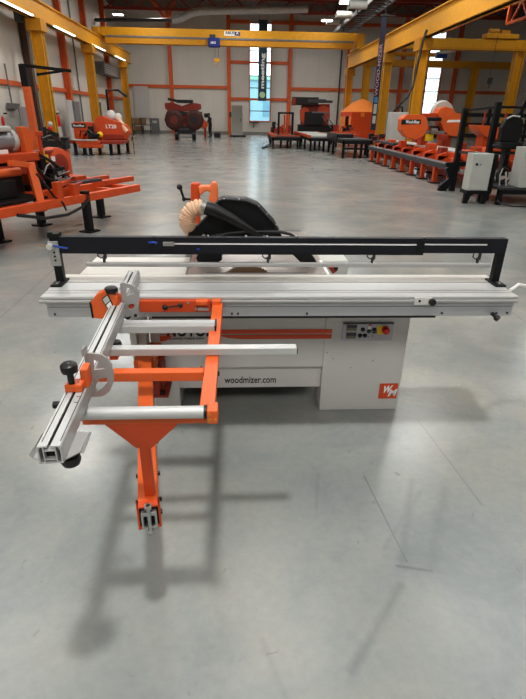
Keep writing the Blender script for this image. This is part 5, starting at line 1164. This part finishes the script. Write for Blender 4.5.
# orange machine behind the railing
BYM = 19.5
t = thing('edging_machine', 'orange machine with red levers behind the operator railing', 'machine', (9.0, BYM, 0))
def e_(px, py, y=BYM): return un(px, py, Y=y)
part(MB().prism([e_(*p) for p in ((477, 125), (492, 126), (506, 128), (506, 136), (499, 140), (486, 137), (479, 131))], (0, .8, 0)), 'hood', ORANGE, t, .03)
part(MB().box((e_(482, 150).x, BYM+.1, 0), (e_(505, 150).x, BYM+.7, 1.2)), 'base', ORANGE_D, t, .03)
part(MB().box(e_(483, 126), e_(486, 111, BYM+.1)).box(e_(503, 130, BYM), e_(507, 113, BYM+.1)), 'lever', RED_O, t, .01)
t = thing('board_rack', 'black horizontal bar rack behind the operator railing', 'rack', (9.5, 24, 0))
for z in (.9, 1.35, 1.75): part(MB().box((9.3, 24, z), (13.5, 24.1, z+.16)), 'bar', RUBBER, t)
for x in (9.5, 11.4, 13.2): part(MB().box((x, 24.1, 0), (x+.12, 24.2, 2.2)), 'upright', RUBBER, t)
t = thing('feed_unit', 'orange feed unit on legs at the far right behind the seat', 'machine', (10.2, 18, 0))
part(MB().box((8.6, 18.6, .3), (11.0, 19.2, .75)), 'body', ORANGE_D, t, .03)
for x in (8.8, 10.8): part(MB().box((x-.08, 18.7, 0), (x+.08, 19.1, .3)), 'leg', BLACK, t)

# ================================================================== LIGHT
w = D.worlds.new('world'); bpy.context.scene.world = w; w.use_nodes = True
bg = w.node_tree.nodes['Background']; sky = w.node_tree.nodes.new('ShaderNodeTexSky')
sky.sky_type = 'HOSEK_WILKIE'; sky.turbidity = 6; sky.sun_direction = (.3, -.6, .75)
mx = w.node_tree.nodes.new('ShaderNodeMix'); mx.data_type = 'RGBA'; mx.inputs[0].default_value = .75; mx.inputs[7].default_value = (.86, .95, 1.0, 1)
w.node_tree.links.new(sky.outputs[0], mx.inputs[6]); w.node_tree.links.new(mx.outputs[2], bg.inputs[0]); bg.inputs[1].default_value = 4.2
def area(x, y, p, s=.8, z=8.7, col=(1, .985, .955)):
    l = D.lights.new('hall_lamp', 'AREA'); l.shape = 'DISK'; l.size = s; l.energy = p; l.color = col
    o = D.objects.new('hall_lamp', l); COL.objects.link(o); o.location = (x, y, z); return o
K = .41
area(.08, .40, 1050*K, .58)
for (x, y) in ((-5.5, .45), (6, .45)): area(x, y, 300*K, 3.)
for y in (-6, 7, 14, 21): 
    for x in (-5.5, .3, 6): area(x, y, (760 if y < 0 else 300 if y < 10 else 620)*K, 4. if y < 10 else 1.2)
for y in (29, 37, 45):
    for x in (-6, .3, 6.5): area(x, y, 460*K, 1.2)
    area(16, y, 150*K, 1.2)
for (x, y) in ((14, 8), (14, 20), (21, 14)): area(x, y, 300*K, 1.2)

sc = bpy.context.scene
sc.view_settings.view_transform = 'Standard'; sc.view_settings.look = 'None'; sc.view_settings.exposure = 0.; sc.view_settings.gamma = .90
sc.cycles.use_denoising = True
sc.cycles.max_bounces = 6; sc.cycles.sample_clamp_indirect = 3; sc.cycles.sample_clamp_direct = 12
